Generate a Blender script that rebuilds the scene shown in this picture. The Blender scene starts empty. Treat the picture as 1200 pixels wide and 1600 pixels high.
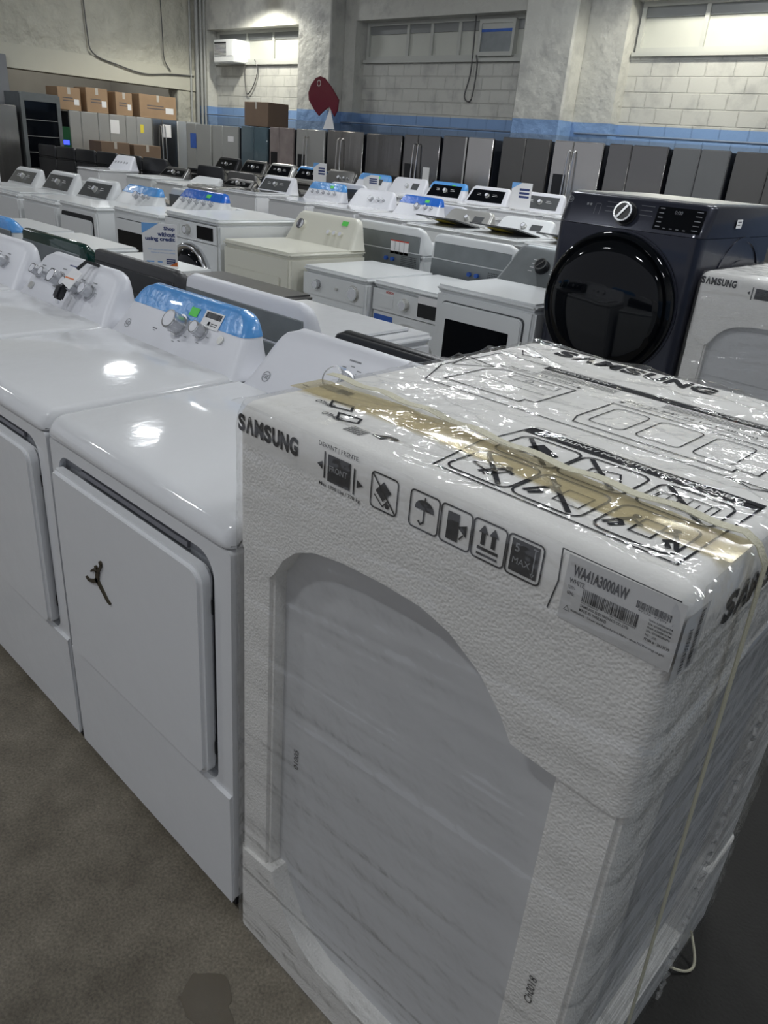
import bpy, bmesh, math, random
from mathutils import Vector, Matrix, noise
random.seed(7)
PI = math.pi
S = bpy.context.scene
COL = S.collection

# ------------------------------------------------------------------ camera
CAMP = Vector((0.9128, -0.6622, 1.5563))
yaw, pitch, roll, FPX = 0.7325, 0.445, 0.0852, 1172.6
Fv = Vector((-math.sin(yaw)*math.cos(pitch), math.cos(yaw)*math.cos(pitch), -math.sin(pitch)))
Rv = Fv.cross(Vector((0, 0, 1))).normalized()
Uv = Rv.cross(Fv)
R2 = math.cos(roll)*Rv + math.sin(roll)*Uv
U2 = -math.sin(roll)*Rv + math.cos(roll)*Uv
cd = bpy.data.cameras.new('camera')
cam = bpy.data.objects.new('camera', cd); COL.objects.link(cam)
cd.sensor_fit = 'VERTICAL'; cd.sensor_height = 36.0
cd.lens = FPX/1600*36.0
cd.shift_x = 4.16/1600; cd.shift_y = -3.64/1600
cd.clip_start = 0.05; cd.clip_end = 100
Mx = Matrix((R2, U2, -Fv)).transposed().to_4x4(); Mx.translation = CAMP
cam.matrix_world = Mx
S.camera = cam

# ------------------------------------------------------------------ view + world + light
S.view_settings.view_transform = 'Standard'
S.view_settings.look = 'None'
S.view_settings.gamma = 1.0
S.view_settings.use_curve_mapping = False
S.view_settings.exposure = 0.0
W = bpy.data.worlds.new('world'); S.world = W; W.use_nodes = True
W.node_tree.nodes['Background'].inputs[0].default_value = (0.88, 0.91, 1.0, 1)
W.node_tree.nodes['Background'].inputs[1].default_value = 0.36

# ------------------------------------------------------------------ material helpers
def NT(name):
    m = bpy.data.materials.new(name); m.use_nodes = True
    nt = m.node_tree
    return m, nt, nt.nodes['Principled BSDF']

def mat(name, c, rough=0.4, metal=0.0, coat=0.0, bump=0.0, bdist=0.01, bscale=200.0, var=0.0, vscale=6.0, emit=None, estr=0.0, spec=0.5, coord='Object', stretch=None):
    m, nt, b = NT(name)
    N, L = nt.nodes, nt.links
    b.inputs['Base Color'].default_value = (*c, 1)
    b.inputs['Roughness'].default_value = rough
    b.inputs['Metallic'].default_value = metal
    b.inputs['Coat Weight'].default_value = coat
    b.inputs['Specular IOR Level'].default_value = spec
    if emit:
        b.inputs['Emission Color'].default_value = (*emit, 1); b.inputs['Emission Strength'].default_value = estr
    tc = N.new('ShaderNodeTexCoord')
    src = tc.outputs[coord]
    if stretch:
        mp = N.new('ShaderNodeMapping'); mp.inputs['Scale'].default_value = stretch
        L.new(src, mp.inputs[0]); src = mp.outputs[0]
    if var > 0:
        n = N.new('ShaderNodeTexNoise'); n.inputs['Scale'].default_value = vscale; n.inputs['Detail'].default_value = 5
        L.new(src, n.inputs[0])
        mx = N.new('ShaderNodeMix'); mx.data_type = 'RGBA'
        lo = tuple(max(0, x*(1-var)) for x in c); hi = tuple(min(1, x*(1+var)) for x in c)
        mx.inputs[6].default_value = (*lo, 1); mx.inputs[7].default_value = (*hi, 1)
        L.new(n.outputs[0], mx.inputs[0]); L.new(mx.outputs[2], b.inputs['Base Color'])
    if bump > 0:
        n = N.new('ShaderNodeTexNoise'); n.inputs['Scale'].default_value = bscale; n.inputs['Detail'].default_value = 4
        L.new(src, n.inputs[0])
        bp = N.new('ShaderNodeBump'); bp.inputs['Strength'].default_value = bump; bp.inputs['Distance'].default_value = bdist
        L.new(n.outputs[0], bp.inputs['Height']); L.new(bp.outputs[0], b.inputs['Normal'])
    return m

WHITE = mat('white_enamel', (0.77, 0.78, 0.80), 0.085, coat=0.0, bump=0.11, bscale=11, spec=0.5)
WHITE2 = mat('soft_white_enamel', (0.76, 0.78, 0.79), 0.3, coat=0.2)
CREAM = mat('bisque_enamel', (0.72, 0.71, 0.62), 0.32, coat=0.2)
PLAST = mat('white_plastic', (0.76, 0.77, 0.82), 0.38)
PRINT = mat('grey_print', (0.10, 0.10, 0.12), 0.6)
PRINTG = mat('pale_grey_print', (0.26, 0.27, 0.29), 0.6)
CHALK = mat('label_grey_white', (0.60, 0.60, 0.60), 0.6)
INK = mat('black_ink', (0.007, 0.008, 0.014), 0.7, spec=0.1)
INKW = mat('white_ink', (0.75, 0.75, 0.74), 0.6)
BLACK = mat('black_plastic', (0.012, 0.013, 0.016), 0.35)
BGLASS = mat('black_glass', (0.003, 0.004, 0.006), 0.05, spec=0.35)
GGLASS = mat('dark_green_glass', (0.004, 0.035, 0.028), 0.08, coat=0.6)
SMOKE = mat('smoked_glass', (0.10, 0.105, 0.11), 0.12, coat=0.6)
DARK = mat('dark_cavity', (0.012, 0.013, 0.016), 0.7)
CHROME = mat('chrome', (0.75, 0.76, 0.78), 0.12, metal=1.0)
STEEL = mat('stainless_steel', (0.60, 0.585, 0.56), 0.22, metal=1.0, bump=0.35, bscale=5, stretch=(1, 1, 0.04))
DSTEEL = mat('black_stainless_steel', (0.26, 0.255, 0.25), 0.22, metal=1.0, bump=0.35, bscale=5, stretch=(1, 1, 0.04))
SLATE = mat('slate_finish', (0.15, 0.148, 0.145), 0.35, metal=0.7, bump=0.2, bscale=5, stretch=(1, 1, 0.04))
MATG = mat('matte_grey_doors', (0.36, 0.37, 0.36), 0.4)
LSTEEL = mat('pale_steel', (0.62, 0.62, 0.60), 0.28, metal=0.6, bump=0.25, bscale=5, stretch=(1, 1, 0.04))
TEAL = mat('blue_film_on_glass_doors', (0.10, 0.15, 0.18), 0.14, coat=0.6, var=0.25, vscale=2)
PINKF = mat('printed_film_over_steel', (0.34, 0.29, 0.28), 0.35, metal=0.3, var=0.45, vscale=5)
FRSIDE = mat('fridge_side_black', (0.014, 0.017, 0.026), 0.5)
GALV = mat('galvanised_back_panel', (0.22, 0.24, 0.25), 0.42, metal=0.6, var=0.2, vscale=9)
NAVY = mat('sapphire_blue_enamel', (0.026, 0.029, 0.047), 0.30, metal=0.35, coat=0.3, bump=0.02, bscale=400)
BTAPE = mat('blue_packing_tape', (0.10, 0.34, 0.75), 0.25, coat=0.4, bump=0.5, bscale=22, var=0.15, vscale=10)
BTAPED = mat('deep_blue_tape', (0.02, 0.15, 0.62), 0.2, coat=0.5, bump=0.6, bscale=30)
GREENS = mat('green_sticker', (0.13, 0.72, 0.12), 0.6)
WSTK = mat('white_sticker', (0.86, 0.86, 0.87), 0.55)
YSTK = mat('yellow_sticker', (0.85, 0.72, 0.08), 0.5)
BSTK = mat('blue_sticker', (0.03, 0.12, 0.50), 0.45, var=0.3, vscale=14)
RSTK = mat('red_print', (0.60, 0.06, 0.04), 0.5)
ORSTK = mat('orange_print', (0.75, 0.20, 0.05), 0.5)
LBLUE = mat('light_blue_print', (0.18, 0.42, 0.80), 0.5)
TEXTB = mat('navy_text_print', (0.03, 0.05, 0.18), 0.5)
CARTON = mat('corrugated_cardboard', (0.36, 0.24, 0.145), 0.8, bump=0.1, bscale=60, var=0.15, vscale=4)
CARTOND = mat('brown_cardboard', (0.19, 0.13, 0.09), 0.8, var=0.15, vscale=4)
CTAPE = mat('clear_carton_tape', (0.55, 0.52, 0.47), 0.25)
MAROON = mat('maroon_satin', (0.13, 0.006, 0.022), 0.3, coat=0.3)
RUBBER = mat('rubber_foot', (0.02, 0.02, 0.02), 0.8)
TAPEB = mat('beige_wide_tape', (0.52, 0.46, 0.33), 0.35, coat=0.3, var=0.2, vscale=12)
STRAP = mat('cream_strap', (0.66, 0.63, 0.48), 0.45, bump=0.4, bscale=300)
EMB = mat('bronze_emblem', (0.10, 0.085, 0.06), 0.35, metal=0.8)
PIPE = mat('painted_conduit', (0.40, 0.41, 0.40), 0.5)
CABLE = mat('grey_cable', (0.10, 0.10, 0.10), 0.6)
GREENL = mat('green_display_case', (0.01, 0.08, 0.03), 0.4)
BLUELED = mat('blue_led_display', (0.02, 0.02, 0.5), 0.4, emit=(0.05, 0.08, 1.0), estr=2.0)
CABI = mat('washer_cabinet_paint', (0.64, 0.65, 0.67), 0.35)

def foam_mat():
    m, nt, b = NT('polystyrene_foam'); N, L = nt.nodes, nt.links
    b.inputs['Base Color'].default_value = (0.87, 0.86, 0.835, 1); b.inputs['Roughness'].default_value = 0.55
    tc = N.new('ShaderNodeTexCoord')
    v = N.new('ShaderNodeTexVoronoi'); v.inputs['Scale'].default_value = 260; v.feature = 'SMOOTH_F1'
    L.new(tc.outputs['Object'], v.inputs[0])
    sp = N.new('ShaderNodeSeparateXYZ'); L.new(tc.outputs['Object'], sp.inputs[0])
    mr = N.new('ShaderNodeMapRange'); mr.inputs[1].default_value = 1.125; mr.inputs[2].default_value = 1.135
    mr.inputs[3].default_value = 0.34; mr.inputs[4].default_value = 0.05
    L.new(sp.outputs[2], mr.inputs[0])
    bp = N.new('ShaderNodeBump'); bp.inputs['Distance'].default_value = 0.006
    L.new(mr.outputs[0], bp.inputs['Strength']); L.new(v.outputs[0], bp.inputs['Height']); L.new(bp.outputs[0], b.inputs['Normal'])
    return m
FOAM = foam_mat()

def film_mat(name, gl=0.20, milk=0.05, across=55.0, along=2.0, strength=0.7, tilt=0.2, rough=0.13, dist=0.02):
    m = bpy.data.materials.new(name); m.use_nodes = True
    nt = m.node_tree; N, L = nt.nodes, nt.links
    N.remove(N['Principled BSDF']); out = N['Material Output']
    tc = N.new('ShaderNodeTexCoord')
    mp = N.new('ShaderNodeMapping'); mp.vector_type = 'TEXTURE'
    mp.inputs['Rotation'].default_value = (0, 0, tilt)
    mp.inputs['Scale'].default_value = (1/along, 1/across, 1)
    L.new(tc.outputs['UV'], mp.inputs[0])
    n = N.new('ShaderNodeTexNoise'); n.inputs['Scale'].default_value = 1.0; n.inputs['Detail'].default_value = 2.2; n.inputs['Distortion'].default_value = 0.5
    L.new(mp.outputs[0], n.inputs[0])
    n2 = N.new('ShaderNodeTexNoise'); n2.inputs['Scale'].default_value = 14; n2.inputs['Detail'].default_value = 3
    L.new(tc.outputs['UV'], n2.inputs[0])
    md = N.new('ShaderNodeMath'); md.operation = 'MULTIPLY'; L.new(n2.outputs[0], md.inputs[0]); md.inputs[1].default_value = 0.5
    ad = N.new('ShaderNodeMath'); ad.operation = 'ADD'; L.new(n.outputs[0], ad.inputs[0]); L.new(md.outputs[0], ad.inputs[1])
    bp = N.new('ShaderNodeBump'); bp.inputs['Strength'].default_value = strength; bp.inputs['Distance'].default_value = dist
    L.new(ad.outputs[0], bp.inputs['Height'])
    g = N.new('ShaderNodeBsdfGlossy'); g.inputs['Roughness'].default_value = rough; L.new(bp.outputs[0], g.inputs['Normal'])
    t = N.new('ShaderNodeBsdfTransparent')
    d = N.new('ShaderNodeBsdfDiffuse'); d.inputs[0].default_value = (0.85, 0.85, 0.83, 1); L.new(bp.outputs[0], d.inputs['Normal'])
    fr = N.new('ShaderNodeLayerWeight'); fr.inputs[0].default_value = 0.5; L.new(bp.outputs[0], fr.inputs['Normal'])
    pw = N.new('ShaderNodeMath'); pw.operation = 'POWER'; L.new(fr.outputs['Facing'], pw.inputs[0]); pw.inputs[1].default_value = 4.5
    fa = N.new('ShaderNodeMath'); fa.operation = 'MULTIPLY_ADD'; L.new(pw.outputs[0], fa.inputs[0]); fa.inputs[1].default_value = 0.45; fa.inputs[2].default_value = gl*0.28
    fa.use_clamp = True
    m1 = N.new('ShaderNodeMixShader'); m1.inputs[0].default_value = milk; L.new(t.outputs[0], m1.inputs[1]); L.new(d.outputs[0], m1.inputs[2])
    m2 = N.new('ShaderNodeMixShader'); L.new(fa.outputs[0], m2.inputs[0]); L.new(m1.outputs[0], m2.inputs[1]); L.new(g.outputs[0], m2.inputs[2])
    L.new(m2.outputs[0], out.inputs['Surface'])
    return m
FILM_S = film_mat('stretch_film_sides', 0.34, 0.06, 13.0, 0.8, 0.75, 0.10, 0.11, 0.045)
FILM_T = film_mat('stretch_film_top', 0.24, 0.015, 9.0, 1.6, 0.62, 0.3, 0.05, 0.03)
TAPEB = film_mat('beige_clear_tape', 0.14, 0.16, 20, 2, 0.3, 0)
for _n in TAPEB.node_tree.nodes:
    if _n.type == 'BSDF_TRANSPARENT': _n.inputs[0].default_value = (0.95, 0.91, 0.79, 1)
    if _n.type == 'BSDF_DIFFUSE': _n.inputs[0].default_value = (0.76, 0.70, 0.52, 1)
TTAPE = film_mat('clear_tape', 0.1, 0.12, 20, 2, 0.2, 0)

# ------------------------------------------------------------------ mesh helper
class B:
    def __init__(s): s.bm = bmesh.new()
    def box(s, x0, x1, y0, y1, z0, z1, bev=0.0, seg=2):
        b = bmesh.new()
        bmesh.ops.create_cube(b, size=1.0)
        for v in b.verts:
            v.co = Vector(((x0+x1)/2+v.co.x*(x1-x0), (y0+y1)/2+v.co.y*(y1-y0), (z0+z1)/2+v.co.z*(z1-z0)))
        if bev > 0: bmesh.ops.bevel(b, geom=b.edges[:], offset=bev, segments=seg, affect='EDGES', clamp_overlap=True)
        s._add(b); return s
    def _add(s, b, M=None):
        if M is not None: b.transform(M)
        me = bpy.data.meshes.new('t'); b.to_mesh(me); b.free(); s.bm.from_mesh(me); bpy.data.meshes.remove(me)
    def cyl(s, c, r, d, axis='z', r2=None, seg=32, bev=0.0, M=None):
        b = bmesh.new()
        bmesh.ops.create_cone(b, cap_ends=True, segments=seg, radius1=r, radius2=r if r2 is None else r2, depth=d)
        if bev > 0:
            es = [e for e in b.edges if abs(e.verts[0].co.z-e.verts[1].co.z) < 1e-6]
            bmesh.ops.bevel(b, geom=es, offset=bev, segments=2, affect='EDGES')
        if axis == 'x': b.transform(Matrix.Rotation(PI/2, 4, 'Y'))
        elif axis == 'y': b.transform(Matrix.Rotation(PI/2, 4, 'X'))
        b.transform(Matrix.Translation(c)) if M is None else b.transform(M @ Matrix.Translation(c))
        s._add(b); return s
    def sph(s, c, sc, seg=32):
        b = bmesh.new(); bmesh.ops.create_uvsphere(b, u_segments=seg, v_segments=seg//2, radius=1)
        b.transform(Matrix.Translation(c) @ Matrix.Diagonal((*sc, 1))); s._add(b); return s
    def prism(s, pts, a0, a1, plane='xz', bev=0.0, seg=2):
        b = bmesh.new()
        f = {'xz': lambda p, a: (p[0], a, p[1]), 'yz': lambda p, a: (a, p[0], p[1]), 'xy': lambda p, a: (p[0], p[1], a)}[plane]
        v0 = [b.verts.new(f(p, a0)) for p in pts]; v1 = [b.verts.new(f(p, a1)) for p in pts]
        n = len(pts)
        b.faces.new(v0); b.faces.new(v1[::-1])
        for i in range(n): b.faces.new((v0[i], v1[i], v1[(i+1) % n], v0[(i+1) % n]))
        bmesh.ops.recalc_face_normals(b, faces=b.faces[:])
        if bev > 0:
            es = [e for e in b.edges if abs((e.verts[0].co-e.verts[1].co)[{'xz': 1, 'yz': 0, 'xy': 2}[plane]]) < 1e-6]
            bmesh.ops.bevel(b, geom=es, offset=bev, segments=seg, affect='EDGES', clamp_overlap=True)
        s._add(b); return s
    def frame(s, outer, inner, a0, a1, plane='xz'):
        b = bmesh.new()
        f = {'xz': lambda p, a: (p[0], a, p[1]), 'yz': lambda p, a: (a, p[0], p[1]), 'xy': lambda p, a: (p[0], p[1], a)}[plane]
        n = len(outer)
        o0 = [b.verts.new(f(p, a0)) for p in outer]; o1 = [b.verts.new(f(p, a1)) for p in outer]
        i0 = [b.verts.new(f(p, a0)) for p in inner]; i1 = [b.verts.new(f(p, a1)) for p in inner]
        for i in range(n):
            j = (i+1) % n
            b.faces.new((o0[i], o0[j], i0[j], i0[i])); b.faces.new((o1[i], o1[j], i1[j], i1[i]))
            b.faces.new((o0[i], o1[i], o1[j], o0[j])); b.faces.new((i0[i], i1[i], i1[j], i0[j]))
        bmesh.ops.recalc_face_normals(b, faces=b.faces[:])
        s._add(b); return s
    def tube(s, pts, r, seg=8):
        b = bmesh.new(); rings = []
        pts = [Vector(p) for p in pts]
        for i, p in enumerate(pts):
            t = (pts[min(i+1, len(pts)-1)]-pts[max(i-1, 0)]).normalized()
            a = Vector((0, 0, 1)) if abs(t.z) < 0.9 else Vector((1, 0, 0))
            u = t.cross(a).normalized(); w = t.cross(u)
            rings.append([b.verts.new(p+u*r*math.cos(2*PI*k/seg)+w*r*math.sin(2*PI*k/seg)) for k in range(seg)])
        for A, Bq in zip(rings, rings[1:]):
            for k in range(seg): b.faces.new((A[k], A[(k+1) % seg], Bq[(k+1) % seg], Bq[k]))
        b.faces.new(rings[0][::-1]); b.faces.new(rings[-1])
        bmesh.ops.recalc_face_normals(b, faces=b.faces[:])
        s._add(b); return s
    def loft(s, rings, cap0=True, cap1=True):
        b = bmesh.new()
        R = [[b.verts.new(p) for p in r] for r in rings]
        n = len(R[0])
        for A, C in zip(R, R[1:]):
            for k in range(n): b.faces.new((A[k], A[(k+1) % n], C[(k+1) % n], C[k]))
        if cap0: b.faces.new(R[0][::-1])
        if cap1: b.faces.new(R[-1])
        bmesh.ops.recalc_face_normals(b, faces=b.faces[:])
        s._add(b); return s
    def xf(s, M): s.bm.transform(M); return s
    def build(s, name, m, parent=None, ang=38, smooth=True, loc=None, flat=False):
        me = bpy.data.meshes.new(name); s.bm.to_mesh(me); s.bm.free()
        o = bpy.data.objects.new(name, me); COL.objects.link(o)
        if isinstance(m, (list, tuple)):
            for q in m: me.materials.append(q)
        else: me.materials.append(m)
        if parent: o.parent = parent
        if loc: o.location = loc
        if smooth and not flat:
            for p in me.polygons: p.use_smooth = True
            me.set_sharp_from_angle(angle=math.radians(ang))
        return o

def rrect(x0, x1, y0, y1, r, n=6, rs=None):
    rs = rs or (r, r, r, r)
    out = []
    for (cx, cy, a0, rr) in ((x1-rs[0], y1-rs[0], 0, rs[0]), (x0+rs[1], y1-rs[1], 90, rs[1]), (x0+rs[2], y0+rs[2], 180, rs[2]), (x1-rs[3], y0+rs[3], 270, rs[3])):
        for k in range(n+1):
            a = math.radians(a0+90*k/n)
            out.append((cx+rr*math.cos(a), cy+rr*math.sin(a)))
    return out

def circ(cx, cy, r, n=48): return [(cx+r*math.cos(2*PI*k/n), cy+r*math.sin(2*PI*k/n)) for k in range(n)]

def thing(name, label, cat, loc, rz=0.0, group=None):
    o = bpy.data.objects.new(name, None); COL.objects.link(o)
    o.location = loc; o.rotation_euler = (0, 0, rz); o.empty_display_size = 0.1
    o['label'] = label; o['category'] = cat
    if group: o['group'] = group
    return o
def tag(o, label, cat, group=None):
    o['label'] = label; o['category'] = cat
    if group: o['group'] = group
    return o
def struct(o): o['kind'] = 'structure'; return o

# ------------------------------------------------------------------ printed decals
_tc = {}
def text_mesh(t, bold=0.0):
    k = (t, bold)
    if k in _tc: return _tc[k]
    c = bpy.data.curves.new('tmp', 'FONT'); c.body = t; c.size = 1.0; c.offset = bold; c.resolution_u = 3
    if '\u039b' in t: c.space_character = 1.10
    o = bpy.data.objects.new('tmp', c); COL.objects.link(o)
    dg = bpy.context.evaluated_depsgraph_get()
    me = bpy.data.meshes.new_from_object(o.evaluated_get(dg))
    V = [(v.co.x, v.co.y) for v in me.vertices]; P = [tuple(p.vertices) for p in me.polygons]
    bpy.data.objects.remove(o); bpy.data.curves.remove(c); bpy.data.meshes.remove(me)
    if V:
        x0 = min(v[0] for v in V); x1 = max(v[0] for v in V); y0 = min(v[1] for v in V); y1 = max(v[1] for v in V)
        V = [(v[0]-x0, v[1]-y0) for v in V]; dim = (x1-x0, y1-y0)
    else: dim = (1, 1)
    _tc[k] = (V, P, dim); return _tc[k]

class Decal:
    def __init__(s): s.v = []; s.f = []
    def poly(s, pts):
        n = len(s.v); s.v += [tuple(p) for p in pts]; s.f.append(tuple(range(n, n+len(pts)))); return s
    def rect(s, x0, x1, y0, y1): return s.poly([(x0, y0), (x1, y0), (x1, y1), (x0, y1)])
    def line(s, pts, w, closed=False):
        pts = [Vector(p) for p in pts]; n = len(pts)
        L, R = [], []
        for i in range(n):
            if closed: a, c = pts[i-1], pts[(i+1) % n]
            else: a, c = pts[max(i-1, 0)], pts[min(i+1, n-1)]
            d1 = (pts[i]-a); d2 = (c-pts[i])
            d1 = d1.normalized() if d1.length > 1e-9 else d2.normalized(); d2 = d2.normalized() if d2.length > 1e-9 else d1
            t = (d1+d2); t = t.normalized() if t.length > 1e-6 else d1
            nn = Vector((-t.y, t.x)); k = 1/max(0.4, nn.dot(Vector((-d1.y, d1.x))))
            L.append(pts[i]+nn*w/2*k); R.append(pts[i]-nn*w/2*k)
        m = n if closed else n-1
        for i in range(m):
            j = (i+1) % n
            s.poly([L[i], L[j], R[j], R[i]])
        return s
    def rr(s, x0, x1, y0, y1, r, w): return s.line(rrect(x0, x1, y0, y1, r, 4), w, True)
    def text(s, t, x, y, h, w=None, bold=0.0, anchor='l', rot=0.0):
        V, P, d = text_mesh(t, bold)
        ky = h/d[1]; kx = ky if w is None else w/d[0]
        ox = 0 if anchor == 'l' else (-d[0]*kx/2 if anchor == 'c' else -d[0]*kx)
        n = len(s.v); c, q = math.cos(rot), math.sin(rot)
        for a, b in V:
            X, Y = a*kx+ox, b*ky
            s.v.append((x+X*c-Y*q, y+X*q+Y*c))
        s.f += [tuple(i+n for i in p) for p in P]
        return s
    def bars(s, x0, x1, y0, y1, k=60, vertical=True):
        x = x0; rnd = random.Random(int((x0+y1)*1e5))
        L = x1-x0
        while x < x1:
            w = L/k*rnd.choice((0.5, 0.8, 1.3)); 
            s.rect(x, min(x+w, x1), y0, y1); x += w+L/k*rnd.choice((0.4, 0.7, 1.0))
        return s
    def brand(s, x, y, h, w, bold=0.05):
        ws = (0.125, 0.140, 0.150, 0.125, 0.125, 0.130, 0.135); g = (1-sum(ws))/6; cx = x
        for ch_, k in zip('S\u039bMSUNG', ws):
            s.text(ch_, cx, y, h, k*w, bold); cx += (k+g)*w
        return s
    def build(s, name, m, parent, o, u=(1, 0, 0), v=(0, 0, 1)):
        o, u, v = Vector(o), Vector(u), Vector(v)
        me = bpy.data.meshes.new(name)
        me.from_pydata([o+u*a[0]+v*a[1] for a in s.v], [], s.f); me.materials.append(m)
        ob = bpy.data.objects.new(name, me); COL.objects.link(ob); ob.parent = parent
        return ob

# =================================================================== SETTING
def floor_mat():
    m, nt, b = NT('worn_concrete'); N, L = nt.nodes, nt.links
    tc = N.new('ShaderNodeTexCoord')
    n1 = N.new('ShaderNodeTexNoise'); n1.inputs['Scale'].default_value = 5.0; n1.inputs['Detail'].default_value = 8; n1.inputs['Roughness'].default_value = 0.65
    L.new(tc.outputs['Object'], n1.inputs[0])
    n2 = N.new('ShaderNodeTexNoise'); n2.inputs['Scale'].default_value = 160; n2.inputs['Detail'].default_value = 3
    L.new(tc.outputs['Object'], n2.inputs[0])
    r = N.new('ShaderNodeValToRGB'); L.new(n1.outputs[0], r.inputs[0])
    r.color_ramp.elements[0].position = 0.30; r.color_ramp.elements[0].color = (0.115, 0.097, 0.070, 1)
    r.color_ramp.elements[1].position = 0.72; r.color_ramp.elements[1].color = (0.30, 0.265, 0.205, 1)
    mx = N.new('ShaderNodeMix'); mx.data_type = 'RGBA'; mx.blend_type = 'MULTIPLY'; mx.inputs[0].default_value = 0.8
    r2 = N.new('ShaderNodeValToRGB'); L.new(n2.outputs[0], r2.inputs[0]); r2.color_ramp.elements[0].position = 0.3; r2.color_ramp.elements[0].color = (0.45, 0.45, 0.45, 1); r2.color_ramp.elements[1].position = 0.7
    L.new(r.outputs[0], mx.inputs[6]); L.new(r2.outputs[0], mx.inputs[7]); L.new(mx.outputs[2], b.inputs['Base Color'])
    b.inputs['Roughness'].default_value = 0.55
    bp = N.new('ShaderNodeBump'); bp.inputs['Strength'].default_value = 0.25; bp.inputs['Distance'].default_value = 0.004
    L.new(n2.outputs[0], bp.inputs['Height']); L.new(bp.outputs[0], b.inputs['Normal'])
    return m
FLOOR = floor_mat()
WY = 10.6; RY = 10.85
def wall_mat(name, block):
    m, nt, b = NT(name); N, L = nt.nodes, nt.links
    g = N.new('ShaderNodeNewGeometry'); sp = N.new('ShaderNodeSeparateXYZ'); L.new(g.outputs['Position'], sp.inputs[0])
    n = N.new('ShaderNodeTexNoise'); n.inputs['Scale'].default_value = 2.5; n.inputs['Detail'].default_value = 9; n.inputs['Roughness'].default_value = 0.6
    L.new(g.outputs['Position'], n.inputs[0])
    r = N.new('ShaderNodeValToRGB'); L.new(n.outputs[0], r.inputs[0])
    r.color_ramp.elements[0].position = 0.34; r.color_ramp.elements[0].color = (0.44, 0.44, 0.42, 1)
    r.color_ramp.elements[1].position = 0.50; r.color_ramp.elements[1].color = (0.58, 0.58, 0.54, 1)
    z1 = N.new('ShaderNodeMath'); z1.operation = 'LESS_THAN'; z1.inputs[1].default_value = 2.17; L.new(sp.outputs[2], z1.inputs[0])
    mb = N.new('ShaderNodeMix'); mb.data_type = 'RGBA'; L.new(z1.outputs[0], mb.inputs[0]); L.new(r.outputs[0], mb.inputs[6]); mb.inputs[7].default_value = (0.22, 0.36, 0.62, 1)
    z2 = N.new('ShaderNodeMath'); z2.operation = 'LESS_THAN'; z2.inputs[1].default_value = 1.97; L.new(sp.outputs[2], z2.inputs[0])
    mc = N.new('ShaderNodeMix'); mc.data_type = 'RGBA'; L.new(z2.outputs[0], mc.inputs[0]); L.new(mb.outputs[2], mc.inputs[6]); mc.inputs[7].default_value = (0.20, 0.29, 0.44, 1)
    L.new(mc.outputs[2], b.inputs['Base Color']); b.inputs['Roughness'].default_value = 0.55
    n3 = N.new('ShaderNodeTexNoise'); n3.inputs['Scale'].default_value = 4.5 if not block else 30; n3.inputs['Detail'].default_value = 6
    L.new(g.outputs['Position'], n3.inputs[0])
    bp = N.new('ShaderNodeBump'); bp.inputs['Strength'].default_value = 0.9 if not block else 0.1; bp.inputs['Distance'].default_value = 0.05
    L.new(n3.outputs[0], bp.inputs['Height'])
    last = bp
    if block:
        cx = N.new('ShaderNodeCombineXYZ'); L.new(sp.outputs[0], cx.inputs[0]); L.new(sp.outputs[2], cx.inputs[1])
        br = N.new('ShaderNodeTexBrick'); L.new(cx.outputs[0], br.inputs[0])
        br.inputs['Scale'].default_value = 1.0; br.inputs['Brick Width'].default_value = 0.40; br.inputs['Row Height'].default_value = 0.20
        br.inputs['Mortar Size'].default_value = 0.010; br.inputs['Mortar Smooth'].default_value = 0.5
        bp2 = N.new('ShaderNodeBump'); bp2.invert = True; bp2.inputs['Strength'].default_value = 0.9; bp2.inputs['Distance'].default_value = 0.015
        L.new(br.outputs['Fac'], bp2.inputs['Height']); L.new(bp.outputs[0], bp2.inputs['Normal']); last = bp2
    L.new(last.outputs[0], b.inputs['Normal'])
    return m
PLASTER = wall_mat('painted_plaster', False); BLOCK = wall_mat('painted_block', True)
UPW = mat('cream_textured_plaster', (0.50, 0.49, 0.42), 0.6, bump=1.0, bdist=0.10, bscale=3.5, var=0.18, vscale=3)
BEAM = mat('cream_smooth_plaster', (0.55, 0.54, 0.46), 0.6, bump=0.05, bscale=20)
ANNEX = mat('grey_annex_plaster', (0.33, 0.32, 0.31), 0.7, bump=0.2, bscale=6, var=0.2, vscale=1.5)
CEIL = mat('ceiling_paint', (0.35, 0.35, 0.34), 0.8)
WFR = mat('window_frame_paint', (0.50, 0.51, 0.48), 0.5)
WPAN = mat('painted_over_window_pane', (0.56, 0.57, 0.52), 0.45, var=0.06, vscale=3)

struct(B().box(-22, 6, -6, 11.2, -0.12, 0).build('floor', FLOOR, ang=30))
struct(B().box(-22, 6, -6, 11.2, 5.6, 5.75).build('ceiling', CEIL))
# back wall: plaster with three recessed block bays
ZT = 5.6
bays = [(-15.62, -12.08), (-10.85, -7.0), (-5.35, 1.2)]
b = B(); x = -16.0
for a, c in bays:
    b.box(x, a, WY, RY+0.35, 0, ZT); x = c
b.box(x, 6, WY, RY+0.35, 0, ZT)
TOPZ = [3.66, 3.66, 3.72]
for (a, c), tz in zip(bays, TOPZ): b.box(a, c, WY, RY+0.35, tz, ZT)
# projecting pillars
b.box(-12.08, -11.15, WY-0.35, WY+0.01, 0, ZT, 0.02, 1); b.box(-6.88, -5.98, WY-0.35, WY+0.01, 0, ZT, 0.03, 1)
struct(b.build('wall_back', PLASTER, flat=True))
b = B()
for (a, c), tz in zip(bays, TOPZ): b.box(a-0.01, c+0.01, RY, RY+0.2, 0, 3.06)
struct(b.build('wall_back', BLOCK, flat=True))
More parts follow.
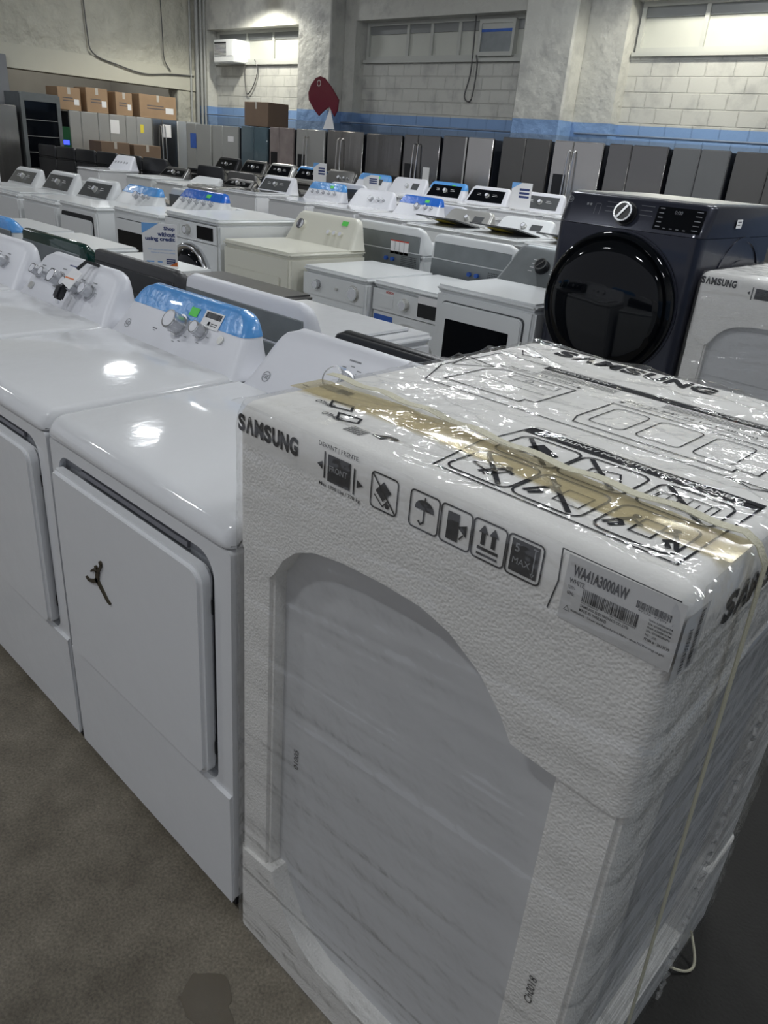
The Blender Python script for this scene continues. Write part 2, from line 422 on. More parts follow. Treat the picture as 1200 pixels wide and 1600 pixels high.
# windows in the bays (mullion positions from the left of each opening)
def window(n, x0, x1, z0, z1, mull, y=RY):
    r = bpy.data.objects.new('window_%d' % n, None); COL.objects.link(r); r.location = ((x0+x1)/2, y, z0); r['kind'] = 'structure'
    cx = (x0+x1)/2
    f = B(); f.frame(rrect(x0-cx, x1-cx, 0, z1-z0, 0.001, 1), rrect(x0-cx+0.06, x1-cx-0.06, 0.06, z1-z0-0.06, 0.001, 1), 0, 0.1)
    for q in mull: f.box(q-cx-0.03, q-cx+0.03, 0.01, 0.09, 0.06, z1-z0-0.06)
    f.build('window_frame', WFR, r, flat=True)
    g = B().box(x0-cx+0.05, x1-cx-0.05, 0.05, 0.07, 0.05, z1-z0-0.05).build('pane', WPAN, r, flat=True)
    B().box(x0-cx+0.06, x1-cx-0.06, 0.03, 0.05, z1-z0-0.19, z1-z0-0.06).build('upper_pane', mat('grey_upper_pane', (0.25, 0.26, 0.26), 0.3), r, flat=True)
    B().box(x0-cx-0.02, x1-cx+0.02, -0.06, 0.02, -0.05, 0.0).build('window_sill', WFR, r, flat=True)
window(1, -15.58, -12.12, 3.06, 3.66, (-14.5, -13.6))
window(2, -10.8, -7.05, 3.06, 3.66, (-9.78, -9.22, -8.6))
window(3, -5.3, 1.15, 3.10, 3.72, (-4.35, -3.1, -1.2))
# ledge pipe along the blue band
struct(B().tube([(-15.9, WY-0.04, 2.0), (-12.1, WY-0.04, 1.99)], 0.012).tube([(-11.1, WY-0.04, 1.99), (-6.95, WY-0.04, 1.99)], 0.014).tube([(-5.9, WY-0.04, 2.02), (3, WY-0.04, 2.0)], 0.014).build('trim_1', mat('blue_painted_pipe', (0.16, 0.21, 0.30), 0.5)))
# left wall: heavy plastered wall on a beam, opening below
struct(B().box(-16.4, -16.0, -2, 11.2, 2.86, ZT).build('wall_left', UPW, flat=True))
struct(B().box(-16.45, -15.97, -2, 11.2, 2.45, 2.86).build('trim_2', BEAM, flat=True))
struct(B().box(-16.4, -16.0, 10.05, 10.6, 0, 2.45, 0.02, 1).build('trim_3', UPW, flat=True))
struct(B().box(-20.3, -20.1, -2, 11.2, 0, ZT).build('wall_annex', ANNEX, flat=True))
struct(B().box(-20.2, -16.2, 10.6, 10.8, 0, ZT).build('wall_annex_side', ANNEX, flat=True))
# right / rear shell so the hall closes
struct(B().box(5.0, 5.2, -6, 11.2, 0, ZT).build('wall_right', PLASTER, flat=True))
# conduits in the corner
for i, (dx, dy, r) in enumerate(((0.10, 0.08, 0.045), (0.24, 0.06, 0.03), (0.05, 0.22, 0.025), (0.36, 0.05, 0.022))):
    tag(B().tube([(-16.0+dx, WY-dy, 0.0), (-16.0+dx, WY-dy, 5.5)], r, 10).build('conduit', PIPE), ('thick', 'second thickest', 'thin outer', 'thinnest')[i]+' vertical conduit in the corner of the hall', 'pipe', 'conduits in the corner')
def cable(name, label, pts, r=0.012, m=CABLE):
    sm = []
    P = [Vector(p) for p in pts]
    for i in range(len(P)-1):
        p0, p1, p2, p3 = P[max(i-1, 0)], P[i], P[i+1], P[min(i+2, len(P)-1)]
        for k in range(6):
            t = k/6
            sm.append(0.5*((2*p1)+(-p0+p2)*t+(2*p0-5*p1+4*p2-p3)*t*t+(-p0+3*p1-3*p2+p3)*t**3))
    sm.append(P[-1])
    return tag(B().tube(sm, r, 6).build(name, m), label, 'cable')
cable('wall_cable', 'long grey cable drooping across the cream wall', [(-15.94, 7.9, 4.4), (-15.94, 7.95, 3.3), (-15.94, 8.05, 2.9), (-15.93, 8.6, 2.75), (-15.93, 9.2, 2.66), (-15.93, 9.8, 2.72), (-15.94, 10.45, 2.75)], 0.014)
cable('wall_cable', 'second cable dropping from above to the long drooping one', [(-15.94, 9.65, 4.4), (-15.94, 9.68, 3.5), (-15.94, 9.7, 3.0), (-15.93, 9.85, 2.78)], 0.012)
cable('wall_cable', 'slack power cord hanging below the left air conditioner', [(-14.5, RY-0.05, 3.05), (-14.5, RY-0.05, 2.75), (-14.42, RY-0.05, 2.45), (-14.2, RY-0.05, 2.6), (-14.05, RY-0.05, 2.9), (-14.15, RY-0.05, 3.1)], 0.012)
cable('wall_cable', 'cord looping below the middle window beside grey unit', [(-8.2, RY-0.1, 3.7), (-8.22, RY-0.05, 2.9), (-8.3, RY-0.05, 2.5), (-8.15, RY-0.05, 2.45), (-8.1, RY-0.05, 2.9), (-8.1, RY-0.1, 3.1)], 0.012)

# air conditioners
def aircon(x0, x1, z0, z1, y, lab, bm_, gm, d=0.45):
    cx = (x0+x1)/2; t = thing('air_conditioner', lab, 'air conditioner', (cx, y, z0)); w = x1-x0; h = z1-z0
    B().box(-w/2, w/2, 0, d, 0, h, 0.015).build('casing', bm_, t)
    g = B().box(-w/2+0.04, w*0.12, -0.008, 0.002, 0.12, h-0.05)
    g.build('grille', gm, t)
    g = B()
    for k in range(9): g.box(-w/2+0.04, w*0.12, -0.016, -0.004, 0.13+k*(h-0.2)/9, 0.14+k*(h-0.2)/9)
    g.build('louvre', bm_, t)
    B().box(w*0.18, w/2-0.05, -0.01, 0.002, 0.12, h-0.05, 0.004).build('control_cover', bm_, t)
    return t
aircon(-15.2, -14.45, 3.02, 3.45, WY-0.12, 'white boxy air conditioner under the left window corner', WHITE2, DARK)
t = thing('air_conditioner', 'grey framed window unit with dark grille at right end of middle window', 'air conditioner', (-7.78, RY-0.06, 3.09))
B().frame(rrect(-0.36, 0.36, 0, 0.52, 0.01, 2), rrect(-0.31, 0.31, 0.06, 0.46, 0.01, 2), 0, 0.12).build('casing', WFR, t, flat=True)
B().box(-0.31, 0.31, 0.02, 0.04, 0.06, 0.34).build('grille', GALV, t)
B().box(-0.31, 0.31, 0.015, 0.04, 0.34, 0.38).build('blue_strip', BSTK, t)
B().box(-0.31, 0.31, 0.02, 0.04, 0.38, 0.46).build('control_cover', WFR, t)
tag(B().box(-3.35, -3.0, RY-0.03, RY-0.005, 3.5, 3.85).build('notice', ORSTK), 'small orange notice stuck on the right-hand window', 'sign')

# wall lamps above the frame (light the bays) and unseen hall lamps under the ceiling
def pendant(x, y, z, power, lab, size=150):
    t = thing('high_bay_lamp', lab, 'lamp', (x, y, z), group='high bay lamps')
    B().cyl((0, 0, 0.10), 0.20, 0.16, r2=0.07).build('lamp_shade', LSTEEL, t)
    B().cyl((0, 0, 0.004), 0.17, 0.02).build('bulb', mat('lamp_glow', (1, 1, 1), emit=(1.0, 0.97, 0.85), estr=8), t)
    B().tube([(0, 0, 0.17), (0, 0, 5.6-z)], 0.008).build('cord', CABLE, t)
    l = bpy.data.lights.new('lamp', 'SPOT'); l.energy = power; l.spot_size = math.radians(size); l.spot_blend = 0.35; l.shadow_soft_size = 0.12; l.color = (1.0, 0.97, 0.84)
    o = bpy.data.objects.new('lamp_light', l); COL.objects.link(o); o.parent = t; o.location = (0, 0, -0.02)
pendant(-13.3, 9.75, 4.25, 360, 'high bay lamp above the left wall bay')
pendant(-18.0, 8.8, 4.3, 200, 'unseen bay lamp added to brighten the side annex')  # unseen lamp added to lift the dark annex interior
pendant(-3.9, 9.9, 4.3, 300, 'high bay lamp above the right wall bay')
TUBE = mat('fluorescent_tube', (1, 1, 1), emit=(0.93, 0.97, 1.0), estr=26)
def unseen_strip_lamp(x, y, power, z=4.7, along='x', lab='unseen ceiling strip lamp placed to light the appliance rows'):
    t = thing('unseen_strip_lamp', lab, 'lamp', (x, y, z), 0 if along == 'x' else PI/2, 'unseen ceiling strip lamps')
    B().box(-0.42, 0.42, -0.12, 0.12, 0.02, 0.10, 0.01).build('housing', WHITE2, t)
    for s_ in (-0.06, 0.06): B().cyl((0, s_, 0.0), 0.018, 0.76, 'x', seg=12).build('tube', TUBE, t)
    B().tube([(-0.3, 0, 0.1), (-0.3, 0, 5.6-z)], 0.005).tube([(0.3, 0, 0.1), (0.3, 0, 5.6-z)], 0.005).build('hanger', CABLE, t)
    l = bpy.data.lights.new('lamp', 'AREA'); l.shape = 'RECTANGLE'; l.size = 0.7; l.size_y = 0.12; l.energy = power; l.color = (0.95, 0.98, 1.0)
    o = bpy.data.objects.new('lamp_light', l); COL.objects.link(o); o.parent = t; o.location = (0, 0, -0.03)
for (x, y, p) in ((1.6, 2.8, 46), (2.0, 5.8, 40), (-0.6, -2.2, 36), (-4.2, -2.2, 44), (-8.5, -2.0, 40), (-9.9, 4.9, 60), (-13.4, 8.3, 45), (-5.0, 7.4, 42), (-1.0, 7.0, 32), (-3.5, 4.2, 62), (-0.9, 4.6, 34), (-13.5, 2.6, 40), (3.2, -0.6, 18)):  # unseen lamps, some set from glare, others added to brighten rows and fronts
    unseen_strip_lamp(x, y, p)

# =================================================================== APPLIANCE PARTS
def console(parent, w, zb, h, y0, y1, yb, m, inset=0.05, R=0.05, name='console', t0=0.0, out=0.0, name_m=None):
    """rounded control hood; front slopes from y0 at zb to y1 at zb+h; back at yb"""
    N = 14; rings = []
    def hw(t):
        v = w/2 - inset*(1-(1-t)**2.2)
        if t > 0.6: v -= R*(1-math.sqrt(max(0, 1-((t-0.6)/0.4)**2)))
        return v
    ts = [t0+(1-t0)*(k/N) for k in range(N+1)]
    for i, t in enumerate(ts):
        yf = y0+(y1-y0)*t
        r = min(0.03, (yb-yf)*0.45)
        a = hw(t)+out
        rings.append([(p[0], p[1], zb+h*t+(out if i == N else 0)) for p in rrect(-a, a, yf-out, yb+out, r, 4)])
    yf = y1; a = hw(1.0)+out
    for e in (0.006, 0.012):
        rings.append([(p[0], p[1], zb+h+e*0.5+out) for p in rrect(-a+e, a-e, yf-out+e, yb+out-e, max(0.001, min(0.03, (yb-yf)*0.45)-e), 4)])
    o = B().loft(rings).build(name, m, parent, ang=50)
    return o

def face_M(x, z, zb, h, y0, y1):
    """matrix whose -Y is the outward normal of the sloped console face"""
    t = (z-zb)/h; y = y0+(y1-y0)*t
    a = math.atan2(y1-y0, h)
    return Matrix.Translation((x, y, z)) @ Matrix.Rotation(-a, 4, 'X')

KSIDE = mat('satin_knob_side', (0.55, 0.56, 0.58), 0.25, metal=0.7)
def knob(parent, M, r, body=PLAST, ring=CHROME, d=0.03, dark=False):
    k = B(); k.cyl((0, -d*0.10, 0), r*1.18, d*0.2, 'y', M=M); k.cyl((0, -d*0.55, 0), r*0.98, d*1.05, 'y', r2=r*0.98, bev=0.002, M=M)
    body = KSIDE if body is PLAST else body
    kb = k.build('knob', BLACK if dark else body, parent)
    b = B(); b.frame(circ(0, 0, r*0.97, 28), circ(0, 0, r*0.80, 28), -d*1.10, -d*0.92); b.bm.transform(M); b.build('knob_ring', ring, kb)
    if not dark:
        b = B(); b.cyl((0, -d*1.09, 0), r*0.80, d*0.04, 'y', M=M); b.build('knob_cap', PLAST, kb)
    if dark:
        b = B(); b.box(-r*0.12, r*0.12, -d*1.2, -d*1.05, -r*0.75, r*0.75); b.bm.transform(M @ Matrix.Rotation(0.6, 4, 'Y')); b.build('pointer', CHROME, kb)
    return kb

def face_decal(dc, name, m, parent, M, off=0.001):
    o = M @ Vector((0, -off, 0)); u = M.to_3x3() @ Vector((1, 0, 0)); v = M.to_3x3() @ Vector((0, 0, 1))
    return dc.build(name, m, parent, o, u, v)

def cabinet(parent, w, d, zt, m, bev=0.018, name='cabinet', feet=True):
    o = B().box(-w/2, w/2, -d/2, d/2, 0.03, zt, bev, 3).build(name, m, parent)
    if feet:
        for sx in (-1, 1):
            for sy in (-1, 1): B().cyl((sx*(w/2-0.05), sy*(d/2-0.06), 0.015), 0.022, 0.03, seg=16).build('foot', RUBBER, parent)
    return o

def fl_door(parent, cx, cz, r, yf, ring=CHROME, glass=BGLASS, bulge=0.06, rw=0.16):
    d = B(); n = 56
    rings = []
    for rr_, yy in ((r, 0.0), (r, -0.025), (r*0.97, -0.042), (r*(1-rw*0.6), -0.048), (r*(1-rw), -0.036)):
        rings.append([(cx+rr_*math.cos(2*PI*k/n), yf+yy, cz+rr_*math.sin(2*PI*k/n)) for k in range(n)])
    dr = d.loft(rings, True, False).build('door', ring, parent, ang=60)
    rings = []; r2 = r*(1-rw)
    for k in range(9):
        a = k/8*PI/2*0.98
        rings.append([(cx+r2*math.cos(a)*math.cos(2*PI*j/n), yf-0.034-bulge*math.sin(a), cz+r2*math.cos(a)*math.sin(2*PI*j/n)) for j in range(n)])
    B().loft(rings, True, True).build('door_glass', glass, dr, ang=80)
    return dr

def ge_logo(parent, M, r=0.014):
    d = Decal(); d.line(circ(0, 0, r, 24), r*0.16, True); d.text('GE', 0, -r*0.42, r*0.85, None, 0.02, 'c')
    return face_decal(d, 'round_logo', PRINTG, parent, M)

def marks(parent, M, r, n=11, lab=True, m=PRINTG):
    d = Decal()
    for k in range(n):
        a = math.radians(-60+300*k/(n-1)-30)
        x, y = r*1.35*math.cos(a), r*1.35*math.sin(a)
        d.rect(x-0.001, x+0.001, y-0.001, y+0.001)
        x, y = r*1.7*math.cos(a), r*1.7*math.sin(a)
        d.rect(x-0.007, x+0.007, y-0.0012, y+0.0012)
    d.rect(-0.02, 0.02, r*2.1, r*2.1+0.004)
    return face_decal(d, 'printed_scale', m, parent, M)

# -------- foreground style dryer with lift-up lid top and console
def big_dryer(x0, label, group, taped=False, emblem=False, n_knobs=2, y=0.0, w=0.69, d=0.665):
    t = thing('clothes_dryer', label, 'dryer', (x0+w/2, y+d/2, 0), group=group)
    f = -d/2
    # cabinet with front opening
    c = B().box(-w/2, w/2, f+0.02, d/2, 0.03, 0.918, 0.012, 2)
    outer = rrect(-w/2, w/2, 0.035, 0.918, 0.012, 6)
    inner = rrect(-w/2+0.030, w/2-0.050, 0.352, 0.888, 0.05, 6, (0.05, 0.05, 0.02, 0.03))
    c.frame(outer, inner, f, f+0.03)
    c.build('cabinet', WHITE, t)
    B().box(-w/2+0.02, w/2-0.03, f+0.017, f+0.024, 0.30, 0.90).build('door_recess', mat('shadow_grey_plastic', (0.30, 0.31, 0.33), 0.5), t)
    # bulged lower panel lip and door
    dr = B().prism(rrect(-w/2+0.036, w/2-0.066, 0.362, 0.858, 0.02, 6, (0.035, 0.012, 0.02, 0.03)), f-0.022, f+0.012, bev=0.008, seg=3)
    door = dr.build('door', WHITE, t)
    B().box(-w/2+0.12, w/2-0.15, f+0.010, f+0.016, 0.86, 0.872).build('door_handle', mat('handle_grey', (0.2, 0.2, 0.22), 0.5), door)
    for hz in (0.42, 0.76): B().box(w/2-0.064, w/2-0.060, f+0.002, f+0.012, hz, hz+0.03).build('hinge', DARK, door)
    B().box(-w/2+0.01, w/2-0.01, f+0.012, d/2-0.02, 0.004, 0.032).build('gap_shade_slab', DARK, t)  # black slab added so the gap under the dryer looks shaded
    B().prism([(f-0.007, 0.345), (f+0.004, 0.352), (f+0.004, 0.036), (f-0.004, 0.032), (f-0.006, 0.25)], -w/2+0.003, w/2-0.003, 'yz').build('kick_panel', WHITE, t)
    # lid (rounded front)
    prof = []
    yb = d/2-0.155
    prof += [(f-0.004, 0.922)]
    for k in range(9):
        a = PI-k/8*PI/2
        prof.append((f+0.040+0.046*math.cos(a), 0.926+0.042*math.sin(a)))
    prof += [(yb, 0.972), (yb, 0.922)]
    lid = B(); n = 10
    def ringx(x, e): return [(x, p[0]+ (e if p[0] < f+0.05 else 0)*max(0, (f+0.05-p[0])/0.05), p[1]-(e*0.8 if p[1] > 0.93 else 0)) for p in prof]
    rs = []
    for k, (dx, e) in enumerate(((0, 0.018), (0.004, 0.008), (0.012, 0.002), (0.022, 0))): rs.append(ringx(-w/2+dx, e))
    for k, (dx, e) in enumerate(((0.022, 0), (0.012, 0.002), (0.004, 0.008), (0, 0.018))): rs.append(ringx(w/2-dx, e))
    lid.loft(rs); lid.build('lid', WHITE, t, ang=45)
    B().box(-w/2, w/2, yb-0.01, d/2, 0.919, 0.958, 0.01, 2).build('rear_deck', WHITE, t)
    # console
    zb, h, y0, y1 = 0.955, 0.158, yb+0.006, yb+0.115
    console(t, w, zb, h, y0, y1, d/2, PLAST, 0.045, 0.06)
    if taped:
        console(t, w, zb, h, y0, y1, d/2, BTAPE, 0.045, 0.06, 'blue_tape', 0.66, 0.0015)
        M = face_M(w*0.06, zb+h*0.80, zb, h, y0, y1)
        face_decal(Decal().rect(-0.02, 0.022, -0.014, 0.014), 'green_sticker', GREENS, t, M, 0.003)
        M = face_M(w*0.20, zb+h*0.76, zb, h, y0, y1)
        st = face_decal(Decal().rect(-0.045, 0.045, -0.026, 0.026), 'barcode_sticker', WSTK, t, M, 0.003)
        face_decal(Decal().bars(-0.038, 0.038, 0.004, 0.022, 34).rect(-0.012, -0.002, -0.018, -0.006).rect(0.004, 0.034, -0.011, -0.009).rect(0.004, 0.030, -0.017, -0.015), 'barcode', INK, st, M, 0.0036)
    if n_knobs == 2:
        M = face_M(0.01, zb+h*0.52, zb, h, y0, y1); knob(t, M, 0.030, d=0.045); marks(t, M, 0.030)
        M = face_M(0.12, zb+h*0.54, zb, h, y0, y1); knob(t, M, 0.020, d=0.035); marks(t, M, 0.020, 5)
        M = face_M(0.215, zb+h*0.52, zb, h, y0, y1); B().cyl((0, -0.003, 0), 0.012, 0.006, 'y', M=M).build('start_button', LSTEEL, t)
        ge_logo(t, face_M(-w/2+0.09, zb+h*0.27, zb, h, y0, y1))
        face_decal(Decal().rect(-0.012, 0.012, 0, 0.003).rect(-0.006, 0.006, -0.006, -0.004), 'small_print', PRINT, t, face_M(-w/2+0.24, zb+h*0.34, zb, h, y0, y1))
        face_decal(Decal().text('WATER', -0.045, 0.035, 0.006).text('Cottons', 0.04, 0.026, 0.005).text('Delicates', 0.04, 0.012, 0.005), 'printed_words', LBLUE, t, face_M(0.01, zb+h*0.52, zb, h, y0, y1))
    elif n_knobs > 2:
        for k, (kx, kr, kz) in enumerate(((-0.235, 0.019, 0.56), (-0.165, 0.018, 0.56), (-0.08, 0.027, 0.55), (0.015, 0.019, 0.52), (0.075, 0.021, 0.52), (0.16, 0.022, 0.52))):
            M = face_M(kx, zb+h*kz, zb, h, y0, y1); knob(t, M, kr, d=0.035)
            face_decal(Decal().rect(-0.015, 0.015, kr*1.6, kr*1.6+0.004).rect(kr*1.25, kr*1.25+0.012, 0.004, 0.006).rect(kr*1.25, kr*1.25+0.012, -0.006, -0.004), 'printed_scale', PRINTG, t, M)
        face_decal(Decal().rect(-0.03, 0.03, 0, 0.004), 'printed_words', TEXTB, t, face_M(-0.03, zb+h*0.88, zb, h, y0, y1))
        M = face_M(-0.25, zb+h*0.27, zb, h, y0, y1); B().cyl((0, -0.004, 0), 0.014, 0.008, 'y', M=M).build('start_button', LSTEEL, t)
    if emblem:
        ox, oz = -w/2+0.188, 0.612
        # leaping figure magnet, one silhouette
        e_ = B()
        def limb(pts, w0, w1):
            L_, R_ = [], []; pts = [(0.036+(q_[0]-0.036)*1.25, q_[1]) for q_ in pts]
            for i_, p_ in enumerate(pts):
                a_ = Vector(pts[max(i_-1, 0)]); c_ = Vector(pts[min(i_+1, len(pts)-1)]); d__ = (c_-a_).normalized(); k_ = w0+(w1-w0)*i_/(len(pts)-1)
                L_.append((ox+p_[0]-d__.y*k_/2, oz+p_[1]+d__.x*k_/2)); R_.append((ox+p_[0]+d__.y*k_/2, oz+p_[1]-d__.x*k_/2))
            e_.prism(L_+R_[::-1], f-0.0265, f-0.022)
        limb([(0.036, 0.038), (0.038, 0.052), (0.042, 0.066)], 0.012, 0.011)
        limb([(0.042, 0.066), (0.050, 0.078), (0.057, 0.090)], 0.007, 0.005)
        limb([(0.040, 0.064), (0.026, 0.062), (0.016, 0.052)], 0.006, 0.004)
        limb([(0.038, 0.042), (0.022, 0.030), (0.002, 0.022), (-0.006, 0.026)], 0.012, 0.004)
        limb([(0.034, 0.042), (0.050, 0.026), (0.070, 0.006), (0.078, 0.004)], 0.012, 0.004)
        e_.prism(circ(ox+0.036, oz+0.073, 0.0048, 12), f-0.0265, f-0.022)
        e_.prism(circ(ox+0.059, oz+0.094, 0.0050, 12), f-0.0265, f-0.022)
        e_.build('figure_emblem', EMB, door, flat=True)
        d_ = Decal().rect(-0.014, 0.014, -0.009, 0.009)
        d_.build('small_grey_sticker', PRINTG, t, (0.20, 0.095, 0.9735), (1, 0, 0), (0, 1, 0))
    return t

# -------- general washers / dryers for the rows further back
def cons_detail(t, w, zb, h, y0, y1, style, rnd):
    if style == 'knobs3':
        for kx, kr in ((0.0, 0.030), (0.12, 0.021), (0.20, 0.014)):
            M = face_M(kx, zb+h*0.5, zb, h, y0, y1); knob(t, M, kr, d=0.03)
    elif style == 'knobs5':
        for k in range(5):
            M = face_M(-0.2+0.1*k, zb+h*0.45, zb, h, y0, y1); knob(t, M, 0.018, d=0.03)
    elif style == 'old':
        M = face_M(-0.22, zb+h*0.55, zb, h, y0, y1); knob(t, M, 0.038, CREAM, d=0.02)
        M2 = M @ Matrix.Translation((0, -0.024, 0)); b = B(); b.box(-0.006, 0.006, -0.012, 0, -0.03, 0.03); b.bm.transform(M2); b.build('dial_grip', PRINT, t)
        for kx in (0.08, 0.14, 0.20):
            M = face_M(kx, zb+h*0.45, zb, h, y0, y1); knob(t, M, 0.018, CREAM, CREAM, d=0.015)
    elif style in ('panel', 'panelgrey', 'panelwide'):
        pm = BGLASS if style != 'panelgrey' else SMOKE
        M = face_M(0, zb+h*0.5, zb, h, y0, y1); p = B()
        p.prism([(-w*0.42, -h*0.42), (w*0.38, -h*0.42), (w*0.36, h*0.40), (-w*0.37, h*0.40)], -0.006, 0.002, bev=0.002); p.bm.transform(M); p.build('display_panel', pm, t)
        knob(t, M @ Matrix.Translation((0, -0.004, 0)), 0.026, LSTEEL, d=0.03)
        face_decal(Decal().rect(-0.16, -0.11, 0.02, 0.024).rect(-0.16, -0.10, 0, 0.004).rect(0.08, 0.16, 0.0, 0.004).rect(0.08, 0.14, 0.02, 0.024), 'printed_scale', WSTK, t, M, 0.008)
    elif style == 'bigknob':
        M = face_M(0, zb+h*0.5, zb, h, y0, y1)
        knob(t, M @ Matrix.Translation((-0.05, 0, 0)), 0.036, LSTEEL, d=0.035, dark=True)
        d_ = Decal()
        for k in range(4): d_.rect(-0.13, -0.105, 0.04-0.024*k, 0.043-0.024*k); d_.rect(0.005, 0.03, 0.04-0.024*k, 0.043-0.024*k)
        face_decal(d_, 'printed_scale', WSTK, t, M)
    elif style == 'knoblcd':
        M = face_M(0.0, zb+h*0.5, zb, h, y0, y1); knob(t, M, 0.026, LSTEEL, d=0.03)
        p = B(); p.box(0.08, 0.2, -0.006, 0.002, -h*0.2, h*0.25); p.bm.transform(M); p.build('display', SMOKE, t)
    elif style == 'scribble':
        M = face_M(0, zb+h*0.5, zb, h, y0, y1)
        d_ = Decal()
        for q in (-0.19, -0.11, -0.02, 0.08, 0.16):
            d_.line([(q-0.025, -0.012), (q-0.012, 0.022), (q, -0.01), (q+0.014, 0.02), (q+0.024, -0.004)], 0.007)
        face_decal(d_, 'handwriting', PRINT, t, M)

def appliance(name, label, cat, x0, x1, yf, zt, facing=1, d=0.66, m=WHITE, front='plain', cons=None, cm=None, ch=0.15, group=None, tape=None, sticker=False,
              lid=None, back=None, cons_d=0.17, z0=0.0, inset=0.035, cr=0.04):
    w = x1-x0
    t = thing(name, label, cat, ((x0+x1)/2, yf+d/2 if facing > 0 else yf+d/2, z0), 0 if facing > 0 else PI, group)
    f = -d/2
    cabinet(t, w, d, zt-0.03, m)
    # worktop
    yb = d/2-cons_d if cons else d/2
    B().box(-w/2-0.002, w/2+0.002, f-0.004, d/2, zt-0.035, zt, 0.014, 3).build('top_panel', m, t)
    if lid == 'white':
        B().box(-w*0.40, w*0.40, f+0.05, yb-0.03, zt-0.002, zt+0.012, 0.008, 2).build('lid', m, t)
    elif lid in ('glass', 'smoke'):
        L_ = B().box(-w*0.41, w*0.41, f+0.04, yb-0.03, zt-0.002, zt+0.014, 0.006, 2).build('lid', m, t)
        B().box(-w*0.35, w*0.35, f+0.08, yb-0.08, zt+0.012, zt+0.018, 0.003, 1).build('lid_glass', BGLASS if lid == 'glass' else SMOKE, L_)
    elif lid == 'open':
        q = B(); q.box(-w*0.41, w*0.41, -0.012, 0.0, 0, 0.42, 0.006, 2); q.bm.transform(Matrix.Translation((0, yb-0.04, zt+0.005)) @ Matrix.Rotation(math.radians(79), 4, 'X')); L_ = q.build('lid', SMOKE, t)
        q = B(); q.box(-w*0.25, w*0.05, -0.0135, -0.0125, 0.10, 0.30); q.bm.transform(Matrix.Translation((0, yb-0.04, zt+0.006)) @ Matrix.Rotation(math.radians(79), 4, 'X')); q.build('energy_label', YSTK, L_)
    # front
    if front == 'dryer' or front == 'dryerwin':
        B().prism(rrect(-w/2+0.05, w/2-0.05, 0.30, zt-0.075, 0.03), f-0.004, f+0.002).build('door_recess', DARK if front == 'dryer' else SMOKE, t)
        dr = B().prism(rrect(-w/2+0.055, w/2-0.055, 0.30, zt-0.11 if front == 'dryer' else zt-0.08, 0.03), f-0.022, f-0.002, bev=0.006).build('door', m, t)
        if front == 'dryerwin':
            B().prism(rrect(-w/2+0.10, w/2-0.12, 0.38, zt-0.16, 0.006), f-0.026, f-0.02, bev=0.002).build('door_window', BGLASS, dr)
    elif front == 'olddryer':
        dr = B().prism(rrect(-w/2+0.05, w/2-0.09, 0.33, zt-0.16, 0.012), f-0.012, f+0.002, bev=0.004).build('door', m, t)
        B().prism(rrect(-0.06, 0.06, zt-0.29, zt-0.255, 0.012), f-0.014, f-0.006).build('door_handle', LSTEEL, dr)
    elif front == 'knobfront':
        B().box(-w/2+0.01, w/2-0.01, f-0.006, f+0.002, zt-0.17, zt-0.04, 0.003).build('control_fascia', m, t)
        M = Matrix.Translation((-w*0.24, f-0.006, zt-0.10)); knob(t, M, 0.026, d=0.028)
        M = Matrix.Translation((0.04, f-0.006, zt-0.10)); b = B(); b.cyl((0, -0.006, 0), 0.009, 0.012, 'y', M=M); b.build('push_button', LSTEEL, t)
        M = Matrix.Translation((w*0.32, f-0.006, zt-0.105)); knob(t, M, 0.042, LSTEEL, d=0.014)
        B().prism(rrect(-w/2+0.035, w/2-0.035, 0.14, zt-0.20, 0.02), f-0.010, f+0.002, bev=0.003).build('door', m, t)
    elif front == 'fl':
        B().box(-w/2+0.008, w/2-0.008, f-0.006, f+0.002, zt-0.17, zt-0.04, 0.004).build('control_fascia', m, t)
        dx = 0.06
        M = Matrix.Translation((-w*0.04, f-0.006, zt-0.10)); knob(t, M, 0.030, LSTEEL, d=0.03)
        B().prism(rrect(w*0.13, w*0.42, zt-0.145, zt-0.06, 0.005), f-0.010, f).build('display', BGLASS, t)
        B().prism(rrect(-w*0.42, -w*0.2, zt-0.145, zt-0.065, 0.01), f-0.010, f, bev=0.002).build('detergent_drawer', m, t)
        fl_door(t, 0, zt-0.445, min(0.26, w/2-0.055), f, CHROME if sticker != 'bosch' else LSTEEL)
        if sticker == 'bosch':
            Decal().rect(-w*0.46, -w*0.20, zt-0.36, zt-0.19).build('blue_sticker', BSTK, t, (0, f-0.0015, 0))
            Decal().text('BOSCH', -w*0.30, zt-0.060, 0.014, None, 0.03).build('brand_lettering', RSTK, t, (0, f-0.0075, 0))
            Decal().rect(w*0.13, w*0.42, zt-0.07, zt-0.03).build('white_label', WSTK, t, (0, f-0.0108, 0))
    # back
    if back:
        B().box(-w/2+0.02, w/2-0.02, d/2-0.002, d/2+0.006, 0.10, zt-0.005, 0.002, 1).build('rear_panel', back, t)
        for k in range(2): B().cyl((-w*0.1+0.06*k, d/2+0.012, zt-0.06), 0.014, 0.02, 'y', seg=12).build('water_inlet', BSTK, t)
    if cons:
        zb = zt-0.005; y0 = d/2-cons_d; y1 = d/2-0.045
        console(t, w, zb, ch, y0, y1, d/2, PLAST if (cm or m) is WHITE else (cm or m), inset, cr)
        if tape: console(t, w, zb, ch, y0, y1, d/2, tape, inset, 0.04, 'blue_tape', 0.62, 0.002)
        cons_detail(t, w, zb, ch, y0, y1, cons, random)
        if sticker is True:
            face_decal(Decal().rect(-0.03, 0.03, -0.016, 0.016), 'green_sticker', GREENS, t, face_M(0.20 if not tape else 0.1, zb+ch*0.82, zb, ch, y0, y1), 0.004)
